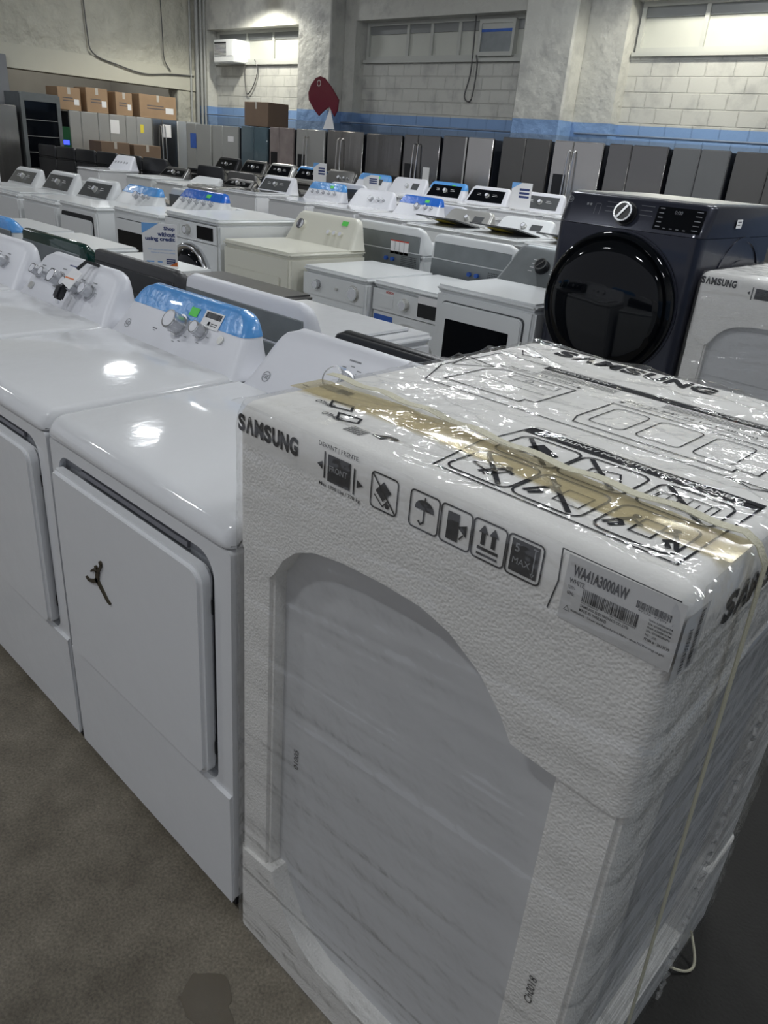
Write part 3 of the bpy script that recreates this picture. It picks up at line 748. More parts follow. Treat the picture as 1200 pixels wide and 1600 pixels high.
        if back:   # open service recess in the rear of the hood
            hb = B().box(-w/2+0.035, w/2-0.035, d/2-0.004, d/2+0.005, zb+0.008, zb+ch*0.70, 0.002, 1).build('hood_back', back, t)
            dd = Decal()
            for a_ in range(12):
                for c_ in range(9): dd.poly(circ(-w*0.42+0.012*a_, zt-0.03-0.012*c_, 0.0038, 8))
            dd.build('perforation', DARK, t, (0, d/2+0.0068, 0))
            if 'red-topped' in label:
                for k in range(4):
                    wl = B().box(-0.20+0.042*k, -0.162+0.042*k, d/2+0.003, d/2+0.006, zb-0.02, zb+0.07).build('wiring_label', WSTK, t)
                    B().box(-0.20+0.042*k, -0.162+0.042*k, d/2+0.005, d/2+0.007, zb+0.062, zb+0.07).build('red_heading', RSTK, wl)
    return t

# =================================================================== FOREGROUND ROW
RED = None
big_dryer(-0.710, 'white dryer with leaping-figure magnet on its door, against the wrapped box', 'white dryers in the front row', emblem=True)
big_dryer(-1.420, 'white dryer with blue tape and green sticker along its control hood', 'white dryers in the front row', taped=True)
big_dryer(-2.130, 'white dryer with six knobs and a plug hanging over its controls', 'white dryers in the front row', n_knobs=6)
big_dryer(-2.840, 'white dryer cut by the left edge, beyond the six-knob one', 'white dryers in the front row', n_knobs=6)
big_dryer(-3.550, 'white dryer further left in the front row with blue tape', 'white dryers in the front row', taped=True)
# plug, cord and paper tag lying over the six-knob console
t = thing('power_cord', 'black plug and cord with paper tag hanging over a control hood', 'power cord', (-1.70, 0.60, 1.12))
pl = B().tube([(0.04, 0.03, 0.0), (0.0, 0.005, 0.01), (-0.02, -0.04, -0.03), (-0.03, -0.075, -0.075)], 0.006).build('cord', BLACK, t)
b = B(); b.box(-0.018, 0.018, -0.014, 0.014, -0.03, 0.02, 0.006); b.bm.transform(Matrix.Translation((-0.03, -0.085, -0.09)) @ Matrix.Rotation(-0.5, 4, 'X')); b.build('plug', BLACK, t)
b = B(); b.box(-0.035, -0.018, -0.105, -0.100, -0.13, -0.11); b.box(-0.045, -0.030, -0.098, -0.092, -0.13, -0.11); b.build('prong', CHROME, t)
b = B(); b.prism([(-0.05, -0.03), (0.02, -0.045), (0.05, 0.02), (-0.02, 0.035)], -0.001, 0.001); b.bm.transform(Matrix.Translation((0.02, -0.06, -0.035)) @ Matrix.Rotation(-0.6, 4, 'X')); tg = b.build('paper_tag', WSTK, t)
b = B(); b.box(-0.03, 0.03, -0.003, -0.002, -0.005, 0.0); b.bm.transform(Matrix.Translation((0.01, -0.062, -0.04)) @ Matrix.Rotation(-0.6, 4, 'X')); b.build('tag_print', ORSTK, tg)

# ------------------------------------------------------------------ wrapped washer packages
def wrapped_package(x0, y0, W, D, H, label, main=True):
    t = thing('packaged_washer', label, 'packaged washer', (x0+W/2, y0+D/2, 0), group=None)
    ox, oy = -W/2, -D/2
    R = 0.022
    def perim(e, n=None):
        """points around the rounded rectangle with arc length, grown by e; starts front-left, runs along the front"""
        pts = []
        r = R+e
        def arc(cx, cy, a0):
            return [(cx+r*math.cos(math.radians(a0+90*k/6)), cy+r*math.sin(math.radians(a0+90*k/6))) for k in range(7)]
        nf = 70; ns = 60
        for k in range(nf+1): pts.append((R+(W-2*R)*k/nf, -e))
        pts += arc(W-R, R, -90)[1:]
        for k in range(1, ns+1): pts.append((W+e, R+(D-2*R)*k/ns))
        pts += arc(W-R, D-R, 0)[1:]
        for k in range(1, 16): pts.append((W-R-(W-2*R)*k/15, D+e))
        pts += arc(R, D-R, 90)[1:]
        for k in range(1, 16): pts.append((-e, D-R-(D-2*R)*k/15))
        pts += arc(R, R, 180)[1:-1]
        return pts
    def interp(tab, x):
        if x <= tab[0][0]: return tab[0][1]
        for (a, va), (b_, vb) in zip(tab, tab[1:]):
            if x <= b_: return va+(vb-va)*(x-a)/(b_-a)
        return tab[-1][1]
    fr = [(0, 0.955), (0.06, 0.925), (0.085, 0.918), (0.100, 0.935), (0.120, 0.968), (0.15, 0.995), (0.19, 1.012), (0.25, 1.022), (0.33, 1.026), (0.40, 1.024), (0.45, 1.011), (0.505, 0.979), (0.545, 0.937), (0.566, 0.905), (0.60, 0.902), (0.7234, 0.897)]
    sd = [(0, 0.897), (0.165, 0.868), (0.19, 0.90), (0.25, 0.97), (0.32, 1.0), (0.5, 1.0), (0.6, 0.97), (0.66, 0.90), (0.82, 0.9)]
    kz = H/1.2
    def zlow(p):
        x, y = p
        if y < R*0.9: return interp(fr, min(max(x*0.7234/W, 0), 0.7234))*kz
        if x > W-R*0.9: return interp(sd, y*0.8168/D)*kz
        return 0.9*kz
    # foam cap
    P = perim(0)
    rings = []
    for k in range(9):
        rings.append([(ox+p[0], oy+p[1], zlow(p)+(H-0.02-zlow(p))*k/8) for p in P])
    for e, dz in ((0.004, 0.011), (0.010, 0.005), (0.020, 0.0)):
        rings.append([(ox+W/2+(p[0]-W/2)*(1-2*e/W), oy+D/2+(p[1]-D/2)*(1-2*e/D), H-dz) for p in P])
    cap = B().loft(rings, False, True).build('foam_cap', FOAM, t, ang=45)
    so = cap.modifiers.new('thick', 'SOLIDIFY'); so.thickness = 0.045; so.offset = -1; es = cap.modifiers.new('edges', 'EDGE_SPLIT'); es.split_angle = 0.8
    # foam base
    bf = [(0, 0.235), (0.085, 0.245), (0.11, 0.25), (0.125, 0.21), (0.16, 0.155), (0.20, 0.12), (0.25, 0.10), (0.5, 0.10), (0.58, 0.15), (0.62, 0.24), (0.7234, 0.25)]
    def zhi(p):
        x, y = p
        if y < R*0.9: return interp(bf, min(max(x*0.7234/W, 0), 0.7234))
        if x > W-R*0.9: return interp([(0, 0.25), (0.14, 0.25), (0.2, 0.12), (0.6, 0.12), (0.66, 0.25), (0.82, 0.25)], y)
        return 0.2
    P2 = perim(0.002)
    rings = [[(ox+p[0], oy+p[1], 0.002+(zhi(p)-0.002)*k/6) for p in P2] for k in range(7)]
    base = B().loft(rings, True, False).build('foam_base', FOAM, t, ang=45)
    so = base.modifiers.new('thick', 'SOLIDIFY'); so.thickness = 0.045; so.offset = -1; es = base.modifiers.new('edges', 'EDGE_SPLIT'); es.split_angle = 0.8
    # corner posts
    e = 0.005
    for i, (a, c) in enumerate((((e, 0.088), (e, 0.10)), ((W-0.095, W-e), (e, 0.15)), ((e, 0.088), (D-0.1, D-e)), ((W-0.095, W-e), (D-0.12, D-e)))):
        B().box(ox+a[0], ox+a[1], oy+c[0], oy+c[1], 0.19, 1.03*kz, 0.007, 2).build('corner_post', FOAM, t)
    # washer inside
    B().box(ox+0.035, ox+W-0.035, oy+0.035, oy+D-0.035, 0.06, 1.06*kz, 0.02, 3).build('washer_cabinet', CABI, t)
    B().box(ox+0.585, ox+0.628, oy+0.028, oy+0.036, 0.895*kz, 0.918*kz).build('navy_badge', TEXTB, t)
    if not main:
        B().prism([(ox+q[0], q[1]*kz) for q in ((0.09, 0.80), (0.11, 0.955), (0.16, 0.99), (0.24, 1.0), (0.62, 1.0), (0.62, 0.80))], oy+0.03, oy+0.036).build('fascia', CABI, t)
    # ---- film
    random.seed(3)
    PF = perim(0.008)
    L = [0]
    for a, c in zip(PF, PF[1:]+PF[:1]): L.append(L[-1]+math.hypot(c[0]-a[0], c[1]-a[1]))
    bm = bmesh.new(); uvl = bm.loops.layers.uv.new('UVMap')
    nz = 60 if main else 30
    grid = []
    for j in range(nz+1):
        z = 0.012+(H-0.015)*j/nz
        row = []
        for i, p in enumerate(PF):
            s_ = L[i]
            q = Vector((s_*1.3+z*0.5, (z-s_*0.22)*16, 0.3))
            dsp = (0.5+0.5*noise.noise(q*0.8))**2*0.0085*(0.7+0.6*noise.noise(Vector((s_*2, z*3, 5))))
            q2 = Vector((s_*2+9, (z+s_*0.35)*34, 3)); dsp += (0.5+0.5*noise.noise(q2))*0.0018
            top = max(0, (z-(H-0.03))/0.03); sh = -0.012*top
            cx, cy = p[0]-W/2, p[1]-D/2
            l = math.hypot(cx, cy)
            nx = 0 if abs(abs(cy)-D/2-0.008) < 1e-4 and abs(cx) < W/2-R else (1 if cx > 0 else -1)
            ny = 0 if abs(abs(cx)-W/2-0.008) < 1e-4 and abs(cy) < D/2-R else (1 if cy > 0 else -1)
            nl = math.hypot(nx, ny) or 1
            row.append(bm.verts.new((ox+p[0]+nx/nl*(dsp+sh), oy+p[1]+ny/nl*(dsp+sh), z)))
        grid.append(row)
    n = len(PF)
    for j in range(nz):
        for i in range(n):
            k = (i+1) % n
            f = bm.faces.new((grid[j][i], grid[j][k], grid[j+1][k], grid[j+1][i]))
            for lp, (u, v) in zip(f.loops, ((L[i], j), (L[i+1], j), (L[i+1], j+1), (L[i], j+1))): lp[uvl].uv = (u, H*v/nz)
    q = B(); q.bm.free(); q.bm = bm
    q.build('stretch_film', FILM_S, t, ang=180)
    # top film: draped, wrinkled
    bm = bmesh.new(); uvl = bm.loops.layers.uv.new('UVMap')
    nx_, ny_ = (150, 160) if main else (60, 60)
    g = []
    for j in range(ny_+1):
        row = []
        for i in range(nx_+1):
            u, v = i/nx_, j/ny_
            x, y = -0.006+(W+0.012)*u, -0.006+(D+0.012)*v
            ed = min(u, 1-u, v, 1-v)
            q = Vector((x*2.2-y*1.2, (y*0.9+x*0.45)*13, 1.7))
            r1 = (1-min(1, abs(noise.noise(q))*2.6))**2
            q = Vector((x*3.4+y*6, (y-x*0.6)*9, 7)); r2 = (1-min(1, abs(noise.noise(q))*2.4))**3
            amp = 0.35+0.65*max(0, min(1, 0.5+1.5*noise.noise(Vector((x*3, y*3, 2)))))
            z = H+0.0025+amp*(0.0085*r1+0.0075*r2)+0.0015*noise.noise(Vector((x*30, y*30, 0)))
            if ed < 0.03: z = z*(ed/0.03)+(H-0.004)*(1-ed/0.03)
            row.append(bm.verts.new((ox+x, oy+y, z)))
        g.append(row)
    for j in range(ny_):
        for i in range(nx_):
            f = bm.faces.new((g[j][i], g[j][i+1], g[j+1][i+1], g[j+1][i]))
            for lp, (a, c) in zip(f.loops, ((i, j), (i+1, j), (i+1, j+1), (i, j+1))): lp[uvl].uv = (W*a/nx_, D*c/ny_)
    q = B(); q.bm.free(); q.bm = bm
    q.build('top_film', FILM_T, t, ang=180)
    # ---- prints on the front
    F0 = (ox, oy-0.0012, 0); FU = (1, 0, 0); FVv = (0, 0, 1)
    dH = H-1.2
    d_ = Decal(); d_.brand(0.006, 1.152+dH, 0.028, 0.142)
    d_.build('brand_lettering', INK, cap, F0, FU, FVv)
    if not main:
        d_ = Decal(); d_.rect(0.225, 0.285, 1.125+dH, 1.165+dH).rect(0.212, 0.216, 1.120+dH, 1.168+dH).poly([(0.195, 1.145+dH), (0.205, 1.152+dH), (0.205, 1.138+dH)])
        d_.build('handling_print', INK, cap, F0, FU, FVv)
        return t
    d_ = Decal()
    d_.text('DEVANT | FRENTE', 0.192, 1.182, 0.008, 0.078, 0.01)
    d_.rect(0.212, 0.257, 1.136, 1.176).rect(0.204, 0.207, 1.138, 1.178).rect(0.263, 0.266, 1.134, 1.172)
    d_.poly([(0.190, 1.156), (0.201, 1.162), (0.201, 1.150)]).poly([(0.282, 1.152), (0.270, 1.158), (0.270, 1.146)])
    d_.text('Max 1700 Lbs / 770 kg', 0.196, 1.124, 0.007, 0.082, 0.01)
    # icons
    def sq(x0): d_.rr(x0, x0+0.047, 1.131, 1.181, 0.006, 0.0022)
    x = 0.297; sq(x); d_.poly([(x+0.008, 1.156), (x+0.022, 1.172), (x+0.036, 1.160), (x+0.022, 1.144)]); d_.line([(x+0.006, 1.150), (x+0.022, 1.137), (x+0.030, 1.147)], 0.002); d_.line([(x+0.002, 1.178), (x+0.045, 1.133)], 0.0025); d_.poly(circ(x+0.030, 1.140, 0.004, 10))
    x = 0.366; sq(x); d_.poly([(x+0.008, 1.158)]+[(x+0.0235+0.0155*math.cos(a), 1.160+0.012*math.sin(a)) for a in [PI-PI*k/8 for k in range(9)]]+[(x+0.039, 1.158)]); d_.line([(x+0.0235, 1.160), (x+0.0235, 1.142), (x+0.019, 1.138), (x+0.015, 1.142)], 0.0025); d_.line([(x+0.0235, 1.170), (x+0.0235, 1.176)], 0.002)
    x = 0.4165; sq(x); d_.rect(x+0.010, x+0.028, 1.137, 1.174).poly([(x+0.026, 1.158), (x+0.040, 1.164), (x+0.040, 1.148)]).line([(x+0.036, 1.150), (x+0.030, 1.142)], 0.002)
    x = 0.466; sq(x)
    for a in (0.012, 0.027): d_.rect(x+a, x+a+0.006, 1.150, 1.166).poly([(x+a-0.004, 1.165), (x+a+0.010, 1.165), (x+a+0.003, 1.176)])
    d_.rect(x+0.008, x+0.038, 1.143, 1.147).rect(x+0.008, x+0.038, 1.136, 1.139)
    x = 0.5155; sq(x); d_.rect(x+0.005, x+0.042, 1.136, 1.177)
    d_.build('handling_icons', INK, cap, F0, FU, FVv)
    d_ = Decal(); x = 0.5155
    d_.text('5', x+0.010, 1.162, 0.011, None, 0.02).text('MAX', x+0.009, 1.147, 0.008, None, 0.01).line([(x+0.037, 1.140), (x+0.037, 1.173)], 0.0015).poly([(x+0.034, 1.143), (x+0.040, 1.143), (x+0.037, 1.138)]).rect(x+0.034, x+0.040, 1.173, 1.1745)
    d_.text('FRONT', 0.216, 1.152, 0.009, 0.036, 0.02)
    d_.build('reversed_print', PRINTG, cap, (ox, oy-0.0020, 0), FU, FVv)
    # line frame and data label
    d_ = Decal(); d_.line([(0.578, 1.112), (0.585, 1.150), (0.583, 1.19)], 0.0018).line([(0.583, 1.190), (0.716, 1.188)], 0.0014)
    d_.build('frame_line', INK, cap, F0, FU, FVv)
    d_ = Decal(); d_.rect(0.592, 0.7225, 1.108, 1.187); d_.build('data_label', CHALK, cap, (ox, oy-0.0012, 0), FU, FVv)
    d_ = Decal()
    d_.text('WA41A3000AW', 0.600, 1.164, 0.014, 0.064, 0.03)
    d_.text('WHITE', 0.598, 1.155, 0.0060, 0.018, 0.01).text('120V~', 0.598, 1.148, 0.0042, 0.009).text('60Hz', 0.598, 1.141, 0.0042, 0.008)
    d_.bars(0.616, 0.680, 1.140, 1.155, 52)
    d_.text('WA41A3000AW/A4', 0.616, 1.1375, 0.0018, 0.020).text('S/N : 01WR53BW909999', 0.650, 1.1375, 0.0018, 0.029)
    d_.text('SAMSUNG ELECTRONICS CO.,LTD', 0.616, 1.1325, 0.0036, 0.056, 0.01).text('MADE IN THAILAND', 0.616, 1.1275, 0.0036, 0.032, 0.01)
    d_.text('WARNING : Cancer and Reproductive Harm - www.P65Warnings.ca.gov.', 0.606, 1.1215, 0.0036, 0.108, 0.01)
    d_.line([(0.598, 1.121), (0.6045, 1.121), (0.6012, 1.127)], 0.0005, True)
    d_.bars(0.674, 0.711, 1.162, 1.170, 44).text('97276  47591', 0.677, 1.159, 0.0022, 0.030).text('3', 0.713, 1.159, 0.0022)
    for k in range(4): d_.text('WA41A3000AW/A4' if k % 2 == 0 else 'S/N : 01WR53BW90', 0.690, 1.1535-0.0042*k, 0.0024, 0.025, 0.01)
    d_.text('MC : 52R', 0.690, 1.1360, 0.0026, 0.012).text('ITEM # : 2613739', 0.690, 1.1305, 0.0034, 0.027, 0.01)
    d_.build('label_text', INK, cap, (ox, oy-0.0018, 0), FU, FVv)
    # pen scribbles on posts
    for (sx, sz) in ((0.030, 0.90), (0.66, 0.46)):
        pass
    d_ = Decal(); d_.text('01005', 0.135, 0.515, 0.012, 0.045, 0, 'l', PI/2); d_.build('handwriting', INK, t, (ox, oy+0.034, 0))
    d_ = Decal(); d_.text('Ch0018', 0.672, 0.50, 0.012, 0.055, 0.0, 'l', PI/2); d_.build('handwriting', INK, t, (ox, oy+0.0035, 0))
    # ---- right side
    RO = (ox+W+0.0012, oy, 0); RU = (0, 1, 0)
    d_ = Decal(); d_.brand(0.125, 1.108, 0.042, 0.27)
    d_.build('brand_lettering', INK, cap, RO, RU, FVv)
    d_ = Decal(); d_.rect(0.002, 0.062, 1.090, 1.170); d_.build('data_label', CHALK, cap, (ox+W+0.0008, oy, 0), RU, FVv)
    d_ = Decal(); 
    z = 1.095
    rnd = random.Random(4)
    while z < 1.165:
        h = rnd.choice((0.0008, 0.0014, 0.002)); d_.rect(0.040, 0.050, z, z+h); z += h+rnd.choice((0.0008, 0.0014))
    d_.text('WA41A3000AW', 0.030, 1.096, 0.011, 0.055, 0.01, 'l', PI/2)
    d_.build('label_text', INK, cap, (ox+W+0.0016, oy, 0), RU, FVv)
    # ---- top graphics
    TO = (ox, oy, H+0.0012); TU = (1, 0, 0); TV = (0, 1, 0)
    d_ = Decal(); d_.brand(0.10, 0.735, 0.052, 0.34); d_.build('brand_lettering', INK, cap, TO, TU, TV)
    d_ = Decal()
    # handling panel
    d_.line([(0.357, 0.048), (0.686, 0.048), (0.692, 0.275), (0.352, 0.285), (0.340, 0.17)], 0.0030, True)
    d_.rect(0.352, 0.694, 0.262, 0.288)
    ic = [(0.366, 0.058, 0), (0.466, 0.058, 1), (0.578, 0.058, 2), (0.366, 0.160, 3), (0.466, 0.160, 4), (0.578, 0.160, 5)]
    for (a, c, k) in ic:
        w_ = 0.096; h_ = 0.090
        d_.rr(a, a+w_, c, c+h_, 0.016, 0.0034)
        cx, cy = a+w_/2, c+h_/2
        def man(x, y, s=1, fl=1):
            d_.poly(circ(x, y+0.030*s, 0.0055, 10)); d_.line([(x, y+0.024*s), (x-0.010*fl, y+0.006), (x-0.002*fl, y-0.004), (x-0.012*fl, y-0.018)], 0.0065); d_.line([(x-0.010*fl, y+0.006), (x-0.020*fl, y-0.016)], 0.006); d_.line([(x, y+0.020*s), (x+0.016*fl, y+0.010)], 0.005)
        if k == 0: d_.line([(cx-0.03, cy-0.005), (cx-0.02, cy+0.02), (cx+0.02, cy+0.01), (cx+0.01, cy-0.02)], 0.003, True); man(cx+0.012, cy-0.008, 0.8)
        elif k == 1: man(cx-0.018, cy-0.010); d_.line([(cx+0.0, cy-0.02), (cx+0.035, cy-0.02), (cx+0.035, cy+0.02), (cx+0.0, cy+0.02)], 0.002, True)
        elif k == 2: man(cx-0.022, cy-0.010); man(cx+0.026, cy-0.010, 1, -1); d_.line([(cx-0.012, cy-0.022), (cx+0.014, cy-0.022), (cx+0.014, cy+0.022), (cx-0.012, cy+0.022)], 0.0028, True)
        elif k == 3: d_.poly([(cx-0.02, cy+0.005), (cx+0.02, cy-0.01), (cx+0.03, cy+0.005), (cx-0.01, cy+0.03)]); d_.line([(cx-0.03, cy-0.01), (cx-0.015, cy-0.02), (cx, cy-0.01), (cx+0.01, cy-0.022)], 0.004)
        elif k == 4: d_.line([(cx-0.02, cy-0.02), (cx-0.02, cy+0.01), (cx+0.015, cy+0.02), (cx+0.03, cy-0.01)], 0.003, True); d_.line(circ(cx-0.004, cy-0.002, 0.007, 14), 0.002, True)
        elif k == 5:
            for q in range(6): d_.line([(cx-0.035+0.012*q, cy-0.02), (cx-0.035+0.012*q, cy+0.012+0.01*(q % 2))], 0.0015)
            d_.line([(cx-0.038, cy-0.022), (cx+0.034, cy-0.022), (cx+0.034, cy+0.022), (cx-0.01, cy+0.024), (cx-0.038, cy+0.008)], 0.002, True)
        if k != 2: d_.line([(a+0.010, c+h_-0.006), (a+w_-0.014, c+0.006)], 0.007)
    # installation panel
    d_.line([(0.085, 0.345), (0.70, 0.345), (0.70, 0.635), (0.040, 0.635), (0.035, 0.45)], 0.0026, True)
    d_.rect(0.16, 0.70, 0.610, 0.632)
    for q in range(4): d_.rect(0.17, 0.33, 0.597-0.007*q, 0.599-0.007*q); d_.rect(0.42, 0.62, 0.597-0.007*q, 0.599-0.007*q)
    # washer drawn from above and front
    d_.line([(0.10, 0.38), (0.26, 0.38), (0.26, 0.40), (0.28, 0.40), (0.28, 0.53), (0.12, 0.53), (0.10, 0.50)], 0.0028, True)
    d_.line([(0.125, 0.45), (0.265, 0.45)], 0.0016).line([(0.16, 0.49), (0.26, 0.49), (0.26, 0.515), (0.16, 0.515)], 0.0016, True).line(circ(0.20, 0.502, 0.007, 14), 0.0014, True)
    d_.line([(0.10, 0.55), (0.28, 0.55)], 0.0016).poly([(0.10, 0.55), (0.108, 0.5545), (0.108, 0.5455)]).poly([(0.28, 0.55), (0.272, 0.5545), (0.272, 0.5455)])
    d_.text('Max 60", 54 3/4, 1390mm', 0.115, 0.556, 0.011, 0.14)
    d_.line([(0.37, 0.37), (0.62, 0.37), (0.62, 0.385), (0.65, 0.385), (0.65, 0.52), (0.36, 0.52), (0.36, 0.40)], 0.0028, True)
    for (a, c) in ((0.385, 0.46), (0.53, 0.56)): pass
    for (a, c, e_, g_) in ((0.38, 0.44, 0.395, 0.50), (0.46, 0.53, 0.395, 0.50), (0.55, 0.61, 0.395, 0.50)): d_.rr(a, c, e_, g_, 0.012, 0.0022)
    d_.line([(0.36, 0.54), (0.65, 0.54)], 0.0016).poly([(0.36, 0.54), (0.368, 0.5445), (0.368, 0.5355)]).poly([(0.65, 0.54), (0.642, 0.5445), (0.642, 0.5355)])
    d_.text('Max 29 3/4", 29 1/2 (748mm)', 0.37, 0.547, 0.012, 0.22)
    d_.line([(0.02, 0.55), (0.10, 0.53), (0.045, 0.47)], 0.0030, True).line([(0.05, 0.70), (0.075, 0.665), (0.11, 0.68)], 0.003, True)
    d_.line([(0.69, 0.42), (0.715, 0.36), (0.66, 0.33), (0.63, 0.345)], 0.003)
    # front-left small marks
    d_.rect(0.055, 0.085, 0.155, 0.172)
    d_.text('OTHER', 0.075, 0.092, 0.012, 0.040, 0.01).text('OTHER', 0.125, 0.060, 0.012, 0.040, 0.01)
    d_.line([(0.090, 0.118), (0.130, 0.124), (0.145, 0.105), (0.108, 0.096)], 0.004, True).line([(0.140, 0.085), (0.180, 0.092), (0.190, 0.075), (0.160, 0.062)], 0.004, True)
    for q in range(5): d_.line([(0.196+0.007*q, 0.040), (0.200+0.007*q, 0.062)], 0.0016); d_.line([(0.194, 0.042+0.005*q), (0.228, 0.042+0.005*q)], 0.0012)
    d_.poly([(0.232, 0.06), (0.262, 0.078), (0.255, 0.055)]).poly(circ(0.268, 0.070, 0.006, 10))
    d_.build('top_print', INK, cap, TO, TU, TV)
    d_ = Decal(); d_.text('HANDLING / MANUTENTION / MANEJO', 0.372, 0.2685, 0.0125, 0.30, 0.02); d_.text('INSTALLATION', 0.18, 0.615, 0.011, 0.12, 0.02).text('INSTALACION / INSTALLATION', 0.46, 0.615, 0.011, 0.22, 0.02)
    d_.build('reversed_print', INKW, cap, (ox, oy, H+0.0018), TU, TV)
    d_ = Decal(); d_.text('!', 0.0, 0, 0.001)
    # shading film of grey panels inside drawings is print too
    d_ = Decal(); d_.rect(0.0, 0.095, 0.155, 0.172)
    d_ = Decal(); d_.rect(0.02, 0.07, 0.150, 0.170); d_.build('grey_label', PRINTG, cap, TO, TU, TV)
    # beige tape band and cream strap over the top and down the right side
    b = B(); N = 60
    rings = []
    for k in range(N+1):
        u = k/N; x = W*u; z = H+0.004+0.0025*noise.noise(Vector((x*20, 0, 3)))
        yc = 0.140+0.012*math.sin(u*5)
        rings.append([(ox+x, oy+yc-0.030+0.014*noise.noise(Vector((x*7, 5, 2))), z), (ox+x, oy+yc+0.034+0.010*noise.noise(Vector((x*9, 2, 2))), z), (ox+x, oy+yc+0.030, z-0.001), (ox+x, oy+yc-0.034, z-0.001)])
    b.loft(rings).build('beige_tape', TAPEB, t)
    b = B(); rings = []
    path = [(W*k/50, 0.192-0.03*(k/50)+0.006*math.sin(k/7), H+0.0115+0.002*math.sin(k*0.9)) for k in range(0, 50)]
    path += [(W+0.004, 0.166, H+0.002), (W+0.015, 0.172, H-0.02)]
    path += [(W+0.015, 0.172+0.17*k/24, (H-0.02)*(1-k/24)+0.01) for k in range(1, 25)]
    wv = 0.0085
    for k, p in enumerate(path):
        if k < 50: rings.append([(ox+p[0], oy+p[1]-wv, p[2]), (ox+p[0], oy+p[1]+wv, p[2]), (ox+p[0], oy+p[1]+wv, p[2]-0.001), (ox+p[0], oy+p[1]-wv, p[2]-0.001)])
        else: rings.append([(ox+p[0], oy+p[1]-wv, p[2]), (ox+p[0], oy+p[1]+wv, p[2]), (ox+p[0]-0.0015, oy+p[1]+wv, p[2]), (ox+p[0]-0.0015, oy+p[1]-wv, p[2])])
    b.loft(rings).build('strap', STRAP, t)
    # gathered film rope down the right side
    pts = []
    for k in range(120):
        u = k/119; pts.append((ox+W+0.014+0.003*math.sin(k*1.9), oy+0.47+0.05*u+0.006*math.sin(k*2.3), 1.12-1.11*u))
    B().tube(pts, 0.0035, 6).build('film_rope', TTAPE, t)
    # loose strap tail at the foot
    B().tube([(ox+W+0.004+0.034*math.sin(PI*k/16), oy+0.60+0.085*k/16, 0.055-0.047*(1-(abs(k-5)/11)**2)) for k in range(17)], 0.003, 6).build('strap_tail', STRAP, t)
    return t
wrapped_package(0.0, 0.0, 0.7234, 0.8168, 1.198, 'large film-wrapped foam-packed washer filling the foreground', True)
wrapped_package(-0.325, 2.52, 0.72, 0.80, 1.222, 'film-wrapped foam-packed washer right of the dark blue washer', False)

tag(B().prism([(-1.30, -1.23), (0.8, -1.23), (0.8, 1.14), (-1.30, 1.14)], 0.0, 0.0018, 'xy').build('floor_shade_sheet', mat('floor_shade_black', (0.016, 0.015, 0.013), 0.8, bump=0.3, bscale=120), loc=(1.80, 1.26, 0.0)), 'dark sheet added for the floor shade at the right edge beside the wrapped washer', 'dark sheet')  # flat black sheet added as the deep shade on the floor here
# wet spot on the floor
wm, nt, bb = NT('wet_concrete'); bb.inputs['Base Color'].default_value = (0.125, 0.107, 0.078, 1); bb.inputs['Roughness'].default_value = 0.10
n_ = nt.nodes.new('ShaderNodeTexNoise'); n_.inputs['Scale'].default_value = 140; bp_ = nt.nodes.new('ShaderNodeBump'); bp_.inputs['Strength'].default_value = 0.8
nt.links.new(n_.outputs[0], bp_.inputs['Height']); nt.links.new(bp_.outputs[0], bb.inputs['Normal'])
pts = [(0.050*(1+0.6*noise.noise(Vector((math.cos(a)*1.8, math.sin(a)*1.8, 4))))*math.cos(a)*1.3, 0.050*(1+0.7*noise.noise(Vector((math.cos(a), math.sin(a), 1))))*math.sin(a)) for a in [2*PI*k/40 for k in range(40)]]
o = B().prism(pts, 0.0, 0.0012, 'xy').build('water_puddle', wm, loc=(0.098, -0.15, 0.0)); tag(o, 'small wet spot on the concrete floor in front of the packaged washer', 'puddle')

# =================================================================== ROW 2 (backs towards the camera)
R2 = 0.98
appliance('clothes_dryer', 'machine with dark green glass back edge, behind the six-knob dryer', 'dryer', -3.17, -2.50, R2, 0.93, -1, 0.70, WHITE2, cons='panel', cm=GGLASS, back=GALV, ch=0.14, cr=0.02, inset=0.005)
appliance('washing_machine', 'charcoal-backed washer behind the blue-taped dryer, below the credit sign', 'washer', -2.42, -1.72, R2, 0.94, -1, 0.70, SLATE, cons='panel', cm=mat('charcoal_plastic', (0.045, 0.045, 0.048), 0.4), back=BLACK, ch=0.13, lid=None, cr=0.02, inset=0.005)
appliance('top_load_washer', 'white washer showing its grey perforated back panel', 'washer', -1.70, -0.945, R2, 0.93, -1, 0.64, WHITE, cons='knobs3', back=GALV, ch=0.15, lid='white', inset=0.012, cons_d=0.10)
appliance('cooking_range', 'white machine with a flat black rear hood just behind the foreground package', 'range', -0.87, -0.11, R2+0.02, 0.89, -1, 0.50, WHITE2, cons='plain', cm=BLACK, ch=0.14, inset=0.003, cons_d=0.07)
appliance('washing_machine', 'white washer with blue tape at the far left of the second row', 'washer', -3.95, -3.25, R2, 0.94, -1, 0.70, WHITE2, cons='knobs3', back=GALV, tape=BTAPE)
appliance('washing_machine', 'plain white washer hidden at the left end of second row', 'washer', -4.75, -4.02, R2, 0.94, -1, 0.70, WHITE2, cons='knobs3', back=GALV)
